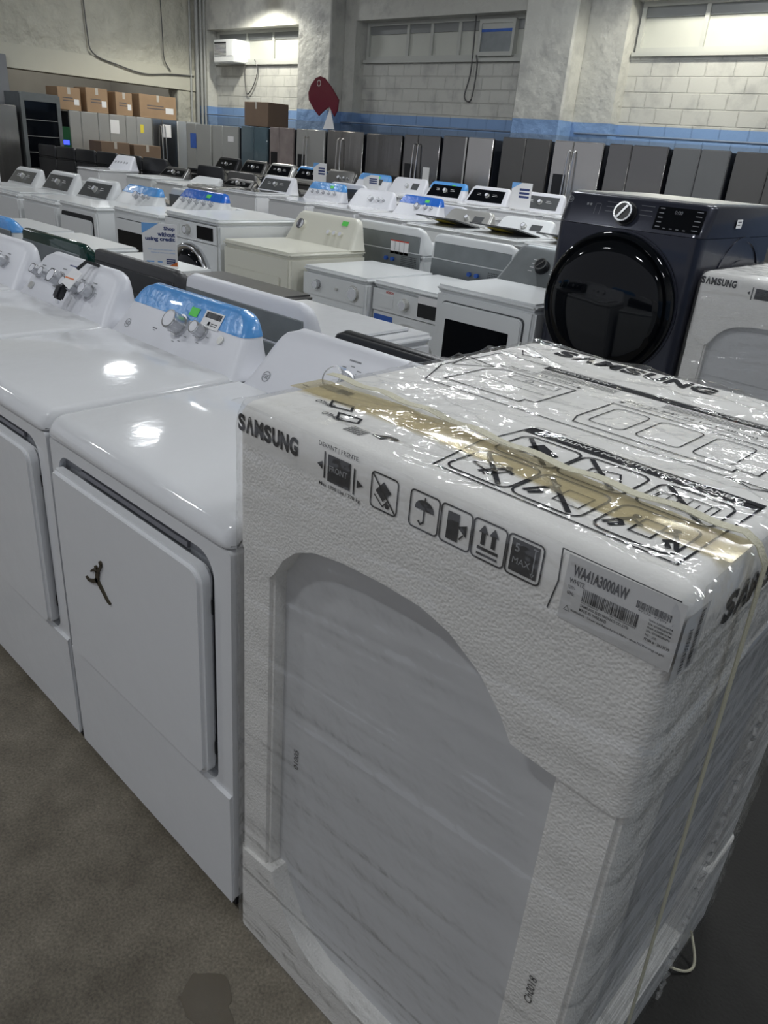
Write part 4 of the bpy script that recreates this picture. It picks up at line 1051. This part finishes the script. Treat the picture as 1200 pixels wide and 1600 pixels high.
# credit sign on an acrylic stand
def sign_card(x, y, z, w, h, lab, big=True, rz=0.15):
    t = thing('sign_card', lab, 'sign', (x, y, z), rz)
    B().box(-w/2, w/2, -0.002, 0.002, 0.012, h, 0.0005, 1).build('card', WSTK, t)
    B().box(-w/2, w/2, -0.035, 0.035, 0.0, 0.003).box(-w/2, w/2, 0.004, 0.007, 0.0, h*0.9).build('acrylic_stand', TTAPE, t)
    d_ = Decal().poly([(-w/2, h), (-w/2, h*0.76), (-w*0.02, h)])
    d_.build('corner_print', LBLUE, t, (0, -0.0026, 0))
    if big:
        d_ = Decal()
        for k, s_ in enumerate(('Shop', 'without', 'using credit')): d_.text(s_, w*0.45, h*(0.84-0.125*k), h*(0.105 if k != 2 else 0.115), w*(0.32, 0.50, 0.86)[k], 0.04, 'r')
        d_.rect(w*0.18, w*0.44, 0.02, 0.045)
        d_.build('lettering', TEXTB, t, (0, -0.0027, 0))
        Decal().rect(w*0.2, w*0.42, 0.036, 0.040).rect(w*0.2, w*0.38, 0.026, 0.030).build('badge_print', WSTK, t, (0, -0.0030, 0))
        d_ = Decal().text('Get approved and take it', w*0.44, 0.082, 0.007, w*0.78, 0, 'r').text('home in minutes today', w*0.44, 0.068, 0.007, w*0.70, 0, 'r').rect(-w*0.40, -w*0.18, 0.026, 0.032).rect(-w*0.08, w*0.06, 0.026, 0.032)
        d_.build('small_print', LBLUE, t, (0, -0.0027, 0))
        Decal().poly([(w/2-0.04, 0.012), (w/2, 0.012), (w/2, 0.034)]).build('orange_corner', ORSTK, t, (0, -0.0031, 0))
    else:
        d_ = Decal()
        for k in range(3): d_.rect(-w*0.1, w*0.4, h*0.72-h*0.13*k, h*0.80-h*0.13*k)
        d_.build('lettering', TEXTB, t, (0, -0.0027, 0))
    return t
sign_card(-2.50, 1.37, 0.955, 0.165, 0.205, 'white card reading Shop without using credit', True, 0.8)

# =================================================================== ROW 3 (fronts towards the camera)
Y3 = 2.50
A = appliance
A('washing_machine', 'white washer with dark control panel at the far left edge of third row', 'washer', -8.42, -7.74, Y3, 0.92, 1, 0.68, WHITE2, cons='panelgrey', ch=0.17)
A('washing_machine', 'white washer with dark panel and blue display, second from left', 'washer', -7.58, -6.90, Y3, 0.92, 1, 0.68, WHITE2, cons='panelgrey', ch=0.19, lid='white')
A('washing_machine', 'white washer with dark panel and chrome knobs, third from left', 'washer', -6.80, -6.12, Y3, 0.92, 1, 0.68, WHITE2, cons='panelgrey', ch=0.18, lid='white')
A('clothes_dryer', 'white dryer with faded blue tape and dark handle slot', 'dryer', -6.04, -5.37, Y3, 0.95, 1, 0.68, WHITE2, 'dryer', cons='knobs3', ch=0.15, tape=BTAPE)
A('clothes_dryer', 'white dryer with black window and wrinkled deep blue tape, behind the sign', 'dryer', -5.08, -4.40, Y3, 0.995, 1, 0.68, WHITE2, 'dryerwin', cons='knobs5', ch=0.15, tape=BTAPED, sticker=True)
A('front_load_washer', 'white front-load washer with chrome knob and square black display', 'washer', -4.31, -3.64, Y3, 1.045, 1, 0.74, WHITE2, 'fl')
A('clothes_dryer', 'bisque dryer with rounded dial console and green sticker', 'dryer', -3.59, -2.88, Y3, 0.935, 1, 0.68, CREAM, 'olddryer', cons='old', cm=CREAM, ch=0.19, sticker=True, cons_d=0.15, inset=0.03)
A('compact_dryer', 'compact white dryer with two dials on its front', 'dryer', -2.84, -2.27, Y3+0.08, 0.875, 1, 0.62, WHITE2, 'knobfront')
A('front_load_washer', 'compact front-load washer with blue sticker and silver door ring', 'washer', -2.265, -1.68, Y3+0.13, 0.87, 1, 0.59, WHITE2, 'fl', sticker='bosch')
A('clothes_dryer', 'white dryer with large black door window and grey knob console', 'dryer', -1.66, -0.98 - 0.06, Y3-0.02, 0.955, 1, 0.70, WHITE2, 'dryerwin', cons='bigknob', cm=GALV, ch=0.19, cons_d=0.20)

# dark blue front loader on its pedestal
def blue_loader(x0, x1, yf, z0, H, d=0.80):
    w = x1-x0; t = thing('front_load_washer', 'dark blue front-load washer with huge black round door', 'washer', ((x0+x1)/2, yf+d/2, 0)); f = -d/2
    B().box(-w/2+0.002, w/2-0.002, f+0.02, d/2, 0.02, z0, 0.01).build('pedestal', NAVY, t)
    pl_ = rrect(-w/2, w/2, f, d/2, 0.03, 6, (0.02, 0.02, 0.05, 0.05))
    b = B(); b.loft([[(p[0], p[1], z0) for p in pl_], [(p[0], p[1], z0+H-0.125) for p in pl_]]); b.build('cabinet', NAVY, t)
    # control fascia, leaning back
    pf = []
    for z, lean, e in ((z0+H-0.123, 0, 0), (z0+H-0.012, 0.040, 0), (z0+H-0.004, 0.046, 0.005), (z0+H, 0.055, 0.012)):
        pf.append([(p[0]*(1-2*e/w), (f+lean+(p[1]-f)*(1-(lean+e)/d)), z) for p in pl_])
    fs = B().loft(pf).build('control_fascia', NAVY, t)
    B().box(-w/2+0.02, w/2-0.02, f+0.09, d/2-0.01, z0+H-0.004, z0+H+0.006, 0.004).build('top_panel', LSTEEL, t)
    zc = z0+H-0.066; M = Matrix.Translation((0.0, f+0.021, zc)) @ Matrix.Rotation(-math.atan2(0.040, 0.131), 4, 'X')
    def at(x, z=0): return M @ Matrix.Translation((x, 0, z))
    knob(fs, at(-0.02), 0.042, BLACK, CHROME, d=0.035, dark=True)
    p = B(); p.prism(rrect(0.115, 0.315, -0.046, 0.046, 0.004), -0.004, 0.004); p.bm.transform(M); dp = p.build('display', BGLASS, fs)
    d_ = Decal()
    for k in range(5):
        d_.rect(0.125, 0.145, 0.036-0.018*k, 0.040-0.018*k); d_.rect(0.280, 0.306, 0.036-0.018*k, 0.039-0.018*k)
    for k in range(4): d_.rect(0.16+0.028*k, 0.172+0.028*k, -0.040, -0.037)
    d_.text('0:00', 0.19, 0.02, 0.014)
    face_decal(d_, 'display_print', PRINTG, dp, M, 0.0055)
    d_ = Decal()
    for k in range(5):
        d_.rect(-0.12, -0.075+0.004*k, 0.040-0.019*k, 0.0415-0.019*k); d_.rect(0.038, 0.098-0.006*(k % 2), 0.040-0.019*k, 0.0415-0.019*k)
    d_.rect(-0.215, -0.205, 0.018, 0.028).rect(-0.20, -0.19, 0.018, 0.028).rr(-0.17, -0.145, -0.03, 0.03, 0.005, 0.0012).rect(-0.185, -0.170, -0.042, -0.03)
    face_decal(d_, 'cycle_print', PRINTG, fs, M, 0.0012)
    ge_logo(fs, at(-0.30, 0.035), 0.013)
    dr = fl_door(t, -0.010, z0+H-0.442, 0.308, f-0.002, BGLASS, BGLASS, 0.055, 0.10)
    b = B(); b.frame(circ(-0.010, z0+H-0.442, 0.316, 64), circ(-0.010, z0+H-0.442, 0.306, 64), f-0.010, f+0.004); b.build('door_trim', NAVY, dr)
    q = B()
    for r_ in (0.30, 0.20): q.frame(circ(0.06, z0+H-0.42, r_, 56), circ(0.06, z0+H-0.42, r_-0.02, 56), w/2-0.001, w/2+0.005, 'yz')
    q.build('side_embossing', NAVY, t)
    Decal().rect(f+0.30, f+0.36, z0+H-0.085, z0+H-0.05).build('white_sticker', WSTK, t, (w/2+0.006, 0, 0), (0, 1, 0), (0, 0, 1))
    d_ = Decal().rect(f+0.31, f+0.35, z0+H-0.062, z0+H-0.058).rect(f+0.31, f+0.34, z0+H-0.074, z0+H-0.070); d_.build('sticker_print', PRINT, t, (w/2+0.0065, 0, 0), (0, 1, 0), (0, 0, 1))
    return t
blue_loader(-1.022, -0.345, 2.50, 0.46, 1.0)
A('washing_machine', 'white washer just right of the second wrapped package', 'washer', 0.46, 1.15, 2.55, 0.94, 1, 0.68, WHITE2, 'plain', cons='knobs3')

# =================================================================== ROW 4 (backs towards the camera)
Y4 = 3.33
A('washing_machine', 'washer back with open grey service panel and red-topped wiring label', 'washer', -3.16, -2.50, Y4, 0.95, -1, 0.68, WHITE2, cons='knobs3', back=GALV, ch=0.16, inset=0.01, lid='white')
A('washing_machine', 'washer back with wide embossed grey plate beside the red-label one', 'washer', -2.44, -1.76, Y4, 0.95, -1, 0.68, WHITE2, cons='knobs3', back=GALV, ch=0.15, inset=0.01, lid='open')
A('washing_machine', 'white washer back with narrow dark slot behind the bisque dryer', 'washer', -4.66, -4.00, Y4, 0.90, -1, 0.68, WHITE2, cons='knobs3', back=SLATE, ch=0.13, lid='white')
A('washing_machine', 'washer back with dark hood recess left of the bright blue tape', 'washer', -5.62, -4.95, Y4, 0.95, -1, 0.68, WHITE2, cons='knobs3', back=SLATE, ch=0.16)
A('washing_machine', 'stainless-sided washer in the fourth row behind the slotted back', 'washer', -3.90, -3.24, Y4, 0.92, -1, 0.68, LSTEEL, cons='plain', cm=LSTEEL, ch=0.08)
A('washing_machine', 'white washer hidden behind the blue front loader', 'washer', -1.65, -1.10, Y4+0.12, 0.93, -1, 0.66, WHITE2, cons='knobs3', back=GALV)
A('washing_machine', 'grey washer behind the third-from-left machine', 'washer', -6.5, -5.82, Y4, 0.93, -1, 0.68, DSTEEL, cons='plain', cm=BLACK, ch=0.10)
A('washing_machine', 'white washer in the fourth row, far left', 'washer', -7.4, -6.72, Y4, 0.93, -1, 0.68, WHITE2, cons='plain', ch=0.10)

# =================================================================== ROW 5 (fronts towards the camera)
Y5 = 5.33
A('top_load_washer', 'white washer with pale grey panel and dangling dark plug', 'washer', -7.62, -6.93, Y5, 0.97, 1, 0.69, WHITE, cons='panelgrey', cm=WHITE, ch=0.19, lid='smoke')
A('top_load_washer', 'white washer with crumpled blue tape over its knob row', 'washer', -6.70, -6.02, Y5, 0.965, 1, 0.69, WHITE, cons='knobs5', ch=0.19, tape=BTAPE, sticker=True)
A('top_load_washer', 'white washer with three plain knobs between two blue-taped ones', 'washer', -5.90, -5.22, Y5, 0.965, 1, 0.69, WHITE, cons='knobs3', ch=0.18)
A('top_load_washer', 'white washer with bright blue tape and three knobs', 'washer', -5.18, -4.52, Y5, 0.95, 1, 0.69, WHITE, cons='knobs3', ch=0.19, tape=BTAPED, sticker=True)
A('top_load_washer', 'low grey-hooded washer with black knob beside blue tape', 'washer', -4.48, -3.84, Y5, 0.93, 1, 0.69, WHITE2, cons='knoblcd', cm=LSTEEL, ch=0.14, lid='open')
A('top_load_washer', 'white washer with round knob and small screen, lid raised', 'washer', -3.80, -3.12, Y5, 0.93, 1, 0.69, WHITE2, cons='knoblcd', ch=0.14, lid='open')
A('top_load_washer', 'white washer hidden behind the blue loader in row five', 'washer', -3.05, -2.37, Y5, 0.93, 1, 0.69, WHITE2, cons='knobs3', ch=0.15, lid='open')
A('top_load_washer', 'brushed grey washer left of the one with dangling plug', 'washer', -8.42, -7.74, Y5, 0.96, 1, 0.69, LSTEEL, cons='panel', cm=SLATE, ch=0.10, lid='smoke')
A('top_load_washer', 'white washer with black handwriting across its tilted hood', 'washer', -11.50, -10.80, Y5, 0.97, 1, 0.69, WHITE, cons='scribble', cm=WHITE, ch=0.20, inset=0.07)
A('top_load_washer', 'white washer right of the handwriting one, low hood', 'washer', -9.2, -8.52, Y5, 0.95, 1, 0.69, WHITE2, cons='plain', ch=0.08)
A('top_load_washer', 'white washer with steel lid at the left of the fifth row', 'washer', -10.0, -9.3, Y5, 0.97, 1, 0.69, WHITE2, cons='panel', cm=SLATE, ch=0.13)
# row 6, backs
Y6 = 6.12
A('top_load_washer', 'white washer back with sloping shoulders behind the crumpled tape', 'washer', -6.52, -5.84, Y6, 1.0, -1, 0.68, WHITE, cons='knobs3', back=SLATE, ch=0.17)
A('top_load_washer', 'black washer back behind the pale grey panel washer', 'washer', -7.9, -7.2, Y6, 0.98, -1, 0.68, SLATE, cons='plain', cm=BLACK, ch=0.15)
A('top_load_washer', 'white washer back with raised smoked lid, sixth row right', 'washer', -5.0, -4.32, Y6, 0.98, -1, 0.68, WHITE, cons='plain', ch=0.10)
A('top_load_washer', 'black washer back with shiny shoulder, sixth row left', 'washer', -9.4, -8.7, Y6, 1.0, -1, 0.68, BLACK, cons='plain', cm=BLACK, ch=0.17)
A('top_load_washer', 'dark grey washer back, sixth row between two black ones', 'washer', -8.65, -7.95, Y6, 1.0, -1, 0.68, SLATE, cons='plain', cm=SLATE, ch=0.14)
for k, (x0, m_) in enumerate(((-10.9, BLACK), (-11.65, SLATE), (-12.4, BLACK), (-13.15, BLACK), (-13.9, BLACK), (-14.65, BLACK))):
    A('cooking_range', 'black range back, ' + ('nearest the shiny-shouldered washer', 'dark grey one, second from the washers', 'third from the washers', 'fourth from the washers', 'second from the glass cooler', 'directly before the glass cooler')[k], 'range', x0, x0+0.72, 6.12, 1.0, -1, 0.60, m_, cons='plain', cm=BLACK, ch=0.18, inset=0.01)
# row 7, consoles seen
Y7 = 7.2
r7 = [(-10.55, SLATE, 'panel', SLATE, None, 'dark washer with black glass panel, second from left in the far row'),
      (-9.85, DSTEEL, 'panel', LSTEEL, None, 'dark washer with pale hood edge in the far row'),
      (-9.14, SLATE, 'panel', LSTEEL, BTAPE, 'dark washer with blue tape on its hood end, far row'),
      (-8.445, SLATE, 'knobs3', SLATE, None, 'slate washer with small chrome knob left of the white card'),
      (-7.75, WHITE, 'knoblcd', WHITE, BTAPE, 'far white washer with blue tape end behind the white card'),
      (-7.05, WHITE, 'knoblcd', WHITE, None, 'far white washer with grey knob panel, no tape'),
      (-6.36, WHITE, 'panel', WHITE, BTAPE, 'far white washer with black panel and blue tape'),
      (-5.66, WHITE, 'panelwide', WHITE, None, 'far white washer with widest shiny black panel'),
      (-4.86, WHITE, 'panelgrey', WHITE, None, 'far white washer with grey panel, nearest the blue loader'),
      (-4.10, WHITE, 'knobs3', WHITE, None, 'far white washer hidden behind the blue loader'),
      (-11.3, BLACK, 'panel', BLACK, None, 'black washer at the left of the far row')]
for (x0, m_, cs, cm_, tp, lab) in r7:
    A('top_load_washer', lab, 'washer', x0, x0+0.68, Y7, 1.04, 1, 0.69, m_, cons=cs, cm=cm_, ch=0.20, tape=tp, inset=0.03, sticker=tp is not None)
for (x0, m_, lab) in ((-9.55, SLATE, 'slate washer back in the last row before the fridges, left'), (-10.4, BLACK, 'black washer back in the last row before the fridges'), (-8.8, DSTEEL, 'grey steel washer back in the last row before the fridges')):
    A('top_load_washer', lab, 'washer', x0, x0+0.70, 7.95, 1.05, -1, 0.66, m_, cons='plain', cm=m_, ch=0.15)
sign_card(-7.0, 7.35, 1.043, 0.26, 0.20, 'white card with blue corner standing on the far washers, left', False)
sign_card(-4.52, 7.35, 1.043, 0.26, 0.30, 'tall white card standing near the dark blue washer', False)
sign_card(-8.06, 7.35, 1.043, 0.24, 0.28, 'pale card among the slate washers of the far row', False)
sign_card(-7.93, 2.72, 0.921, 0.16, 0.20, 'small acrylic card on the far-left washer', False)

# =================================================================== FRIDGES
def fridge(x0, x1, label, m, style='french', yf=9.28, H=1.80, d=0.72, rz=0, pos=None, hm=None, disp=False, group='refrigerators along the back wall', paper=None, stripe=False):
    w = x1-x0
    t = thing('refrigerator', label, 'refrigerator', pos or ((x0+x1)/2, yf+d/2, 0), rz, group); f = -d/2
    B().box(-w/2, w/2, f+0.06, d/2, 0.03, H-0.02, 0.008).build('cabinet', FRSIDE, t)
    hm = hm or STEEL
    zs = 0.68
    def door(a, c, z0, z1, nm='door'):
        return B().box(a, c, f, f+0.055, z0, z1, 0.010, 3).build(nm, m, t)
    def handle(p, x, z0, z1, bow=0.03):
        pts = [(x, f-0.002, z0), (x, f-0.035, z0+0.02)]+[(x, f-0.040-bow*math.sin(PI*k/8), z0+0.03+(z1-z0-0.06)*k/8) for k in range(9)]+[(x, f-0.035, z1-0.02), (x, f-0.002, z1)]
        B().tube(pts, 0.012, 8).build('handle', hm, p)
    if style in ('french', 'plainfrench', 'sbs', 'plainsbs'):
        z0 = zs+0.01 if 'french' in style else 0.05
        cut = 0.0 if 'french' in style else -w*0.10
        l = door(-w/2, cut-0.004, z0, H); r = door(cut+0.004, w/2, z0, H)
        if 'french' in style:
            dw = B().box(-w/2, w/2, f, f+0.055, 0.06, zs-0.01, 0.010, 3).build('freezer_drawer', m, t)
            if style == 'french': B().tube([(-w*0.38, f-0.002, zs-0.08), (-w*0.36, f-0.045, zs-0.08), (w*0.36, f-0.045, zs-0.08), (w*0.38, f-0.002, zs-0.08)], 0.012, 8).build('handle', hm, dw)
        if not style.startswith('plain'):
            handle(l, cut-0.045, z0+0.15, H-0.12); handle(r, cut+0.045, z0+0.15, H-0.12)
        if disp:
            B().box(cut/2-w/4-0.10, cut/2-w/4+0.10, f-0.004, f+0.01, H-0.75, H-0.42, 0.004).build('water_dispenser', BLACK, l)
    elif style == 'bottom':
        r = door(-w/2, w/2, 1.18, H); dw = B().box(-w/2, w/2, f, f+0.055, 0.06, 1.12, 0.010, 3).build('freezer_drawer', m, t)
        B().box(-w*0.45, w*0.45, f+0.005, f+0.05, 1.118, 1.182).build('grip_recess', DARK, t)
    elif style == 'single':
        r = door(-w/2, w/2, 0.06, H)
    if paper:
        Decal().rect(paper[0], paper[0]+paper[2], paper[1], paper[1]+paper[3]).build('paper_sheet', paper[4], t, (0, f-0.003, 0))
    if stripe:
        B().box(w/2-0.03, w/2, f-0.003, f+0.002, 0.1, H-0.01).build('edge_trim', LSTEEL, t)
    return t
F = fridge
F(-14.50, -13.62, 'matte grey two-door fridge with a blue paper sheet, leftmost on back wall', MATG, 'plainsbs', H=1.76, paper=(-0.30, 1.30, 0.22, 0.28, BSTK))
F(-13.56, -12.68, 'plain matte grey two-door fridge with a hanging paper strip', MATG, 'plainsbs', H=1.76, paper=(0.10, 1.48, 0.2, 0.1, WSTK))
F(-12.58, -11.76, 'glossy blue-teal glass two-door fridge', TEAL, 'plainfrench', H=1.78)
F(-11.68, -10.99, 'fridge covered in pinkish printed film with dark dispenser', PINKF, 'plainsbs', H=1.80, disp=True)
F(-10.90, -10.14, 'half-pale steel fridge with tall bar handle and dispenser', LSTEEL, 'sbs', H=1.80, disp=True)
F(-10.06, -9.16, 'dark steel fridge with paired bright handles, left of bottom-drawer one', STEEL, 'sbs', H=1.81)
F(-9.08, -8.27, 'black steel fridge with one door over a wide drawer', DSTEEL, 'bottom', H=1.80)
F(-8.22, -7.46, 'black steel fridge with bowed handles and small papers', DSTEEL, 'sbs', H=1.82, hm=CHROME, disp=True, paper=(0.08, 1.15, 0.14, 0.22, WSTK))
F(-7.40, -6.93, 'narrow dark single-door column with pale edge strip', DSTEEL, 'single', H=1.84, stripe=True)
F(-6.91, -6.44, 'narrow grey single-door column right of the pale strip', STEEL, 'single', H=1.84)
F(-6.28, -5.47, 'smooth slate two-door fridge in front of the peeling pillar', SLATE, 'plainfrench', H=1.87)
F(-5.40, -4.64, 'bright steel fridge with bowed handles and light reflection', STEEL, 'sbs', H=1.87, hm=CHROME, disp=True)
F(-4.56, -3.74, 'dark steel fridge with grey foam block taped on its door', DSTEEL, 'plainsbs', H=1.87, paper=(-0.36, 0.95, 0.28, 0.35, PRINTG))
F(-3.68, -2.97, 'matte slate two-door fridge with vent marks, right of foam-block one', MATG if False else mat('graphite_doors', (0.15, 0.155, 0.16), 0.45), 'plainfrench', H=1.87)
F(-2.90, -2.08, 'almost black two-door fridge near the right edge', SLATE, 'plainfrench', H=1.87)
F(-1.98, -1.15, 'dark fridge cut off by the right edge of the picture', DSTEEL, 'plainsbs', H=1.87)
F(-1.05, -0.2, 'dark fridge beyond the right edge', DSTEEL, 'plainsbs', H=1.87)
# left annex fridges (facing the hall)
lf = [(7.36, LSTEEL, 'pale steel annex fridge, leftmost beneath the cartons'), (7.97, LSTEEL, 'annex fridge with bright cream patch, second from left'), (8.58, LSTEEL, 'annex fridge with yellow tag, third from left'), (9.19, STEEL, 'annex steel fridge with curved handles beneath the large carton'), (9.80, LSTEEL, 'annex fridge at the corner beside the conduits')]
for i, (yy, m_, lab) in enumerate(lf):
    F(0, 0.60, lab, m_, 'plainsbs' if i != 3 else 'sbs', H=1.80, d=0.7, rz=PI/2, pos=(-15.55, yy, 0), group='refrigerators in the side annex', paper=((-0.05, 1.45, 0.2, 0.25, WSTK) if i in (1, 3) else ((0.02, 1.5, 0.08, 0.16, YSTK) if i in (2, 4) else None)))
# foreground-left steel fridge, glass door cooler
F(0, 0.80, 'steel fridge half cut off at the left edge beside the cooler', STEEL, 'plainsbs', H=1.79, rz=PI/2, pos=(-15.35, 5.55, 0), group='refrigerators in the side annex')
def cooler(x, y):
    t = thing('display_cooler', 'tall dark display cooler with glass door and shelves', 'cooler', (x, y, 0), PI/2); w, H, d = 0.76, 2.03, 0.7; f = -d/2
    B().box(-w/2, w/2, f+0.05, d/2, 0.02, H, 0.006).build('cabinet', GALV, t)
    dr = B().frame(rrect(-w/2, w/2, 0.10, H-0.02, 0.01, 2), rrect(-w/2+0.07, w/2-0.07, 0.20, H-0.14, 0.005, 2), f-0.01, f+0.045).build('door', GALV, t, flat=True)
    B().box(-w/2+0.06, w/2-0.06, f+0.01, f+0.02, 0.19, H-0.13).build('door_glass', BGLASS, dr)
    q = B()
    for k in range(5): q.box(-w/2+0.07, w/2-0.07, f+0.004, f+0.009, 0.45+0.28*k, 0.458+0.28*k)
    q.build('shelf', PIPE, dr)
    return t
cooler(-15.35, 6.42)
t = thing('ice_merchandiser', 'green cabinet with a small blue lit display beside the cooler', 'cabinet', (-15.45, 6.93, 0), PI/2)
B().box(-0.10, 0.10, -0.3, 0.3, 0, 1.50, 0.01).build('cabinet', GREENL, t)
B().box(-0.10, 0.06, -0.306, -0.298, 1.18, 1.26).build('lit_display', BLUELED, t)
tag(B().box(-15.95, -15.9, 4.2, 6.25, 0.0, 2.66, 0.01).build('grey_partition', mat('grey_partition_board', (0.22, 0.23, 0.25), 0.6)), 'tall grey board standing behind the display cooler', 'board')

# =================================================================== CARTONS
def carton(x, y, z, w, d, h, label, rz=0, m=CARTON, group='cartons on top of the annex fridges', prn=True):
    t = thing('cardboard_carton', label, 'carton', (x, y, z), rz, group)
    B().box(-w/2, w/2, -d/2, d/2, 0, h, 0.006, 1).build('box_body', m, t)
    b = B(); b.box(-0.03, 0.03, -d/2-0.002, d/2+0.002, h-0.002, h+0.002); b.box(-0.03, 0.03, -d/2-0.002, -d/2, h-0.12, h); b.build('sealing_tape', CTAPE, t)
    if prn:
        d_ = Decal().rect(-w*0.3, w*0.15, h*0.52, h*0.56).rect(-w*0.3, w*0.25, h*0.40, h*0.44); d_.build('printed_lines', PRINT, t, (0, -d/2-0.001, 0))
        Decal().rect(w*0.2, w*0.42, h*0.25, h*0.5).build('shipping_label', WSTK, t, (0, -d/2-0.0012, 0))
    return t
carton(-15.5, 7.12, 1.80, 0.46, 0.5, 0.40, 'small brown carton, leftmost on the annex fridges', PI/2)
carton(-15.5, 7.70, 1.80, 0.46, 0.5, 0.44, 'brown carton with white label, second from the left', PI/2)
carton(-15.5, 8.26, 1.80, 0.40, 0.5, 0.42, 'brown carton right of the white-labelled one, turned slightly', PI/2+0.12)
carton(-15.5, 9.08, 1.80, 0.88, 0.5, 0.44, 'widest brown carton on the annex fridges', PI/2)
carton(-14.6, 7.55, 0, 0.60, 0.5, 1.30, 'tall brown carton standing before the annex fridges, left', PI/2, CARTOND, 'cartons on the annex floor', False)
carton(-14.6, 8.25, 0, 0.60, 0.5, 1.28, 'tall brown carton standing before the annex fridges, right', PI/2, CARTOND, 'cartons on the annex floor', False)
carton(-12.22, 9.62, 1.79, 0.74, 0.50, 0.42, 'dark brown taped carton lying on top of the back-wall fridges', 0.0, CARTOND, None, False)

# maroon sheet and paper on the pillar
t = thing('maroon_panel', 'maroon rounded panel hanging tilted beside the left pillar', 'hanging panel', (-10.60, 9.55, 2.03))
out = [(0, 0), (.14, .09), (.27, .155), (.41, 0), (.49, .10), (.51, .27), (.30, .47), (.12, .60), (0, .63), (-.12, .60), (-.24, .50), (-.31, .37), (-.29, .25), (-.15, .11)]
B().prism(out, -0.012, 0.012, bev=0.006).build('panel', MAROON, t)
Decal().line(circ(-0.02, 0.52, 0.045, 20), 0.015, True).build('round_emblem', LSTEEL, t, (0, -0.014, 0))
B().prism([(0.27, 0.15), (0.40, -0.20), (0.10, -0.20)], 0.014, 0.022).build('paper', WSTK, t)
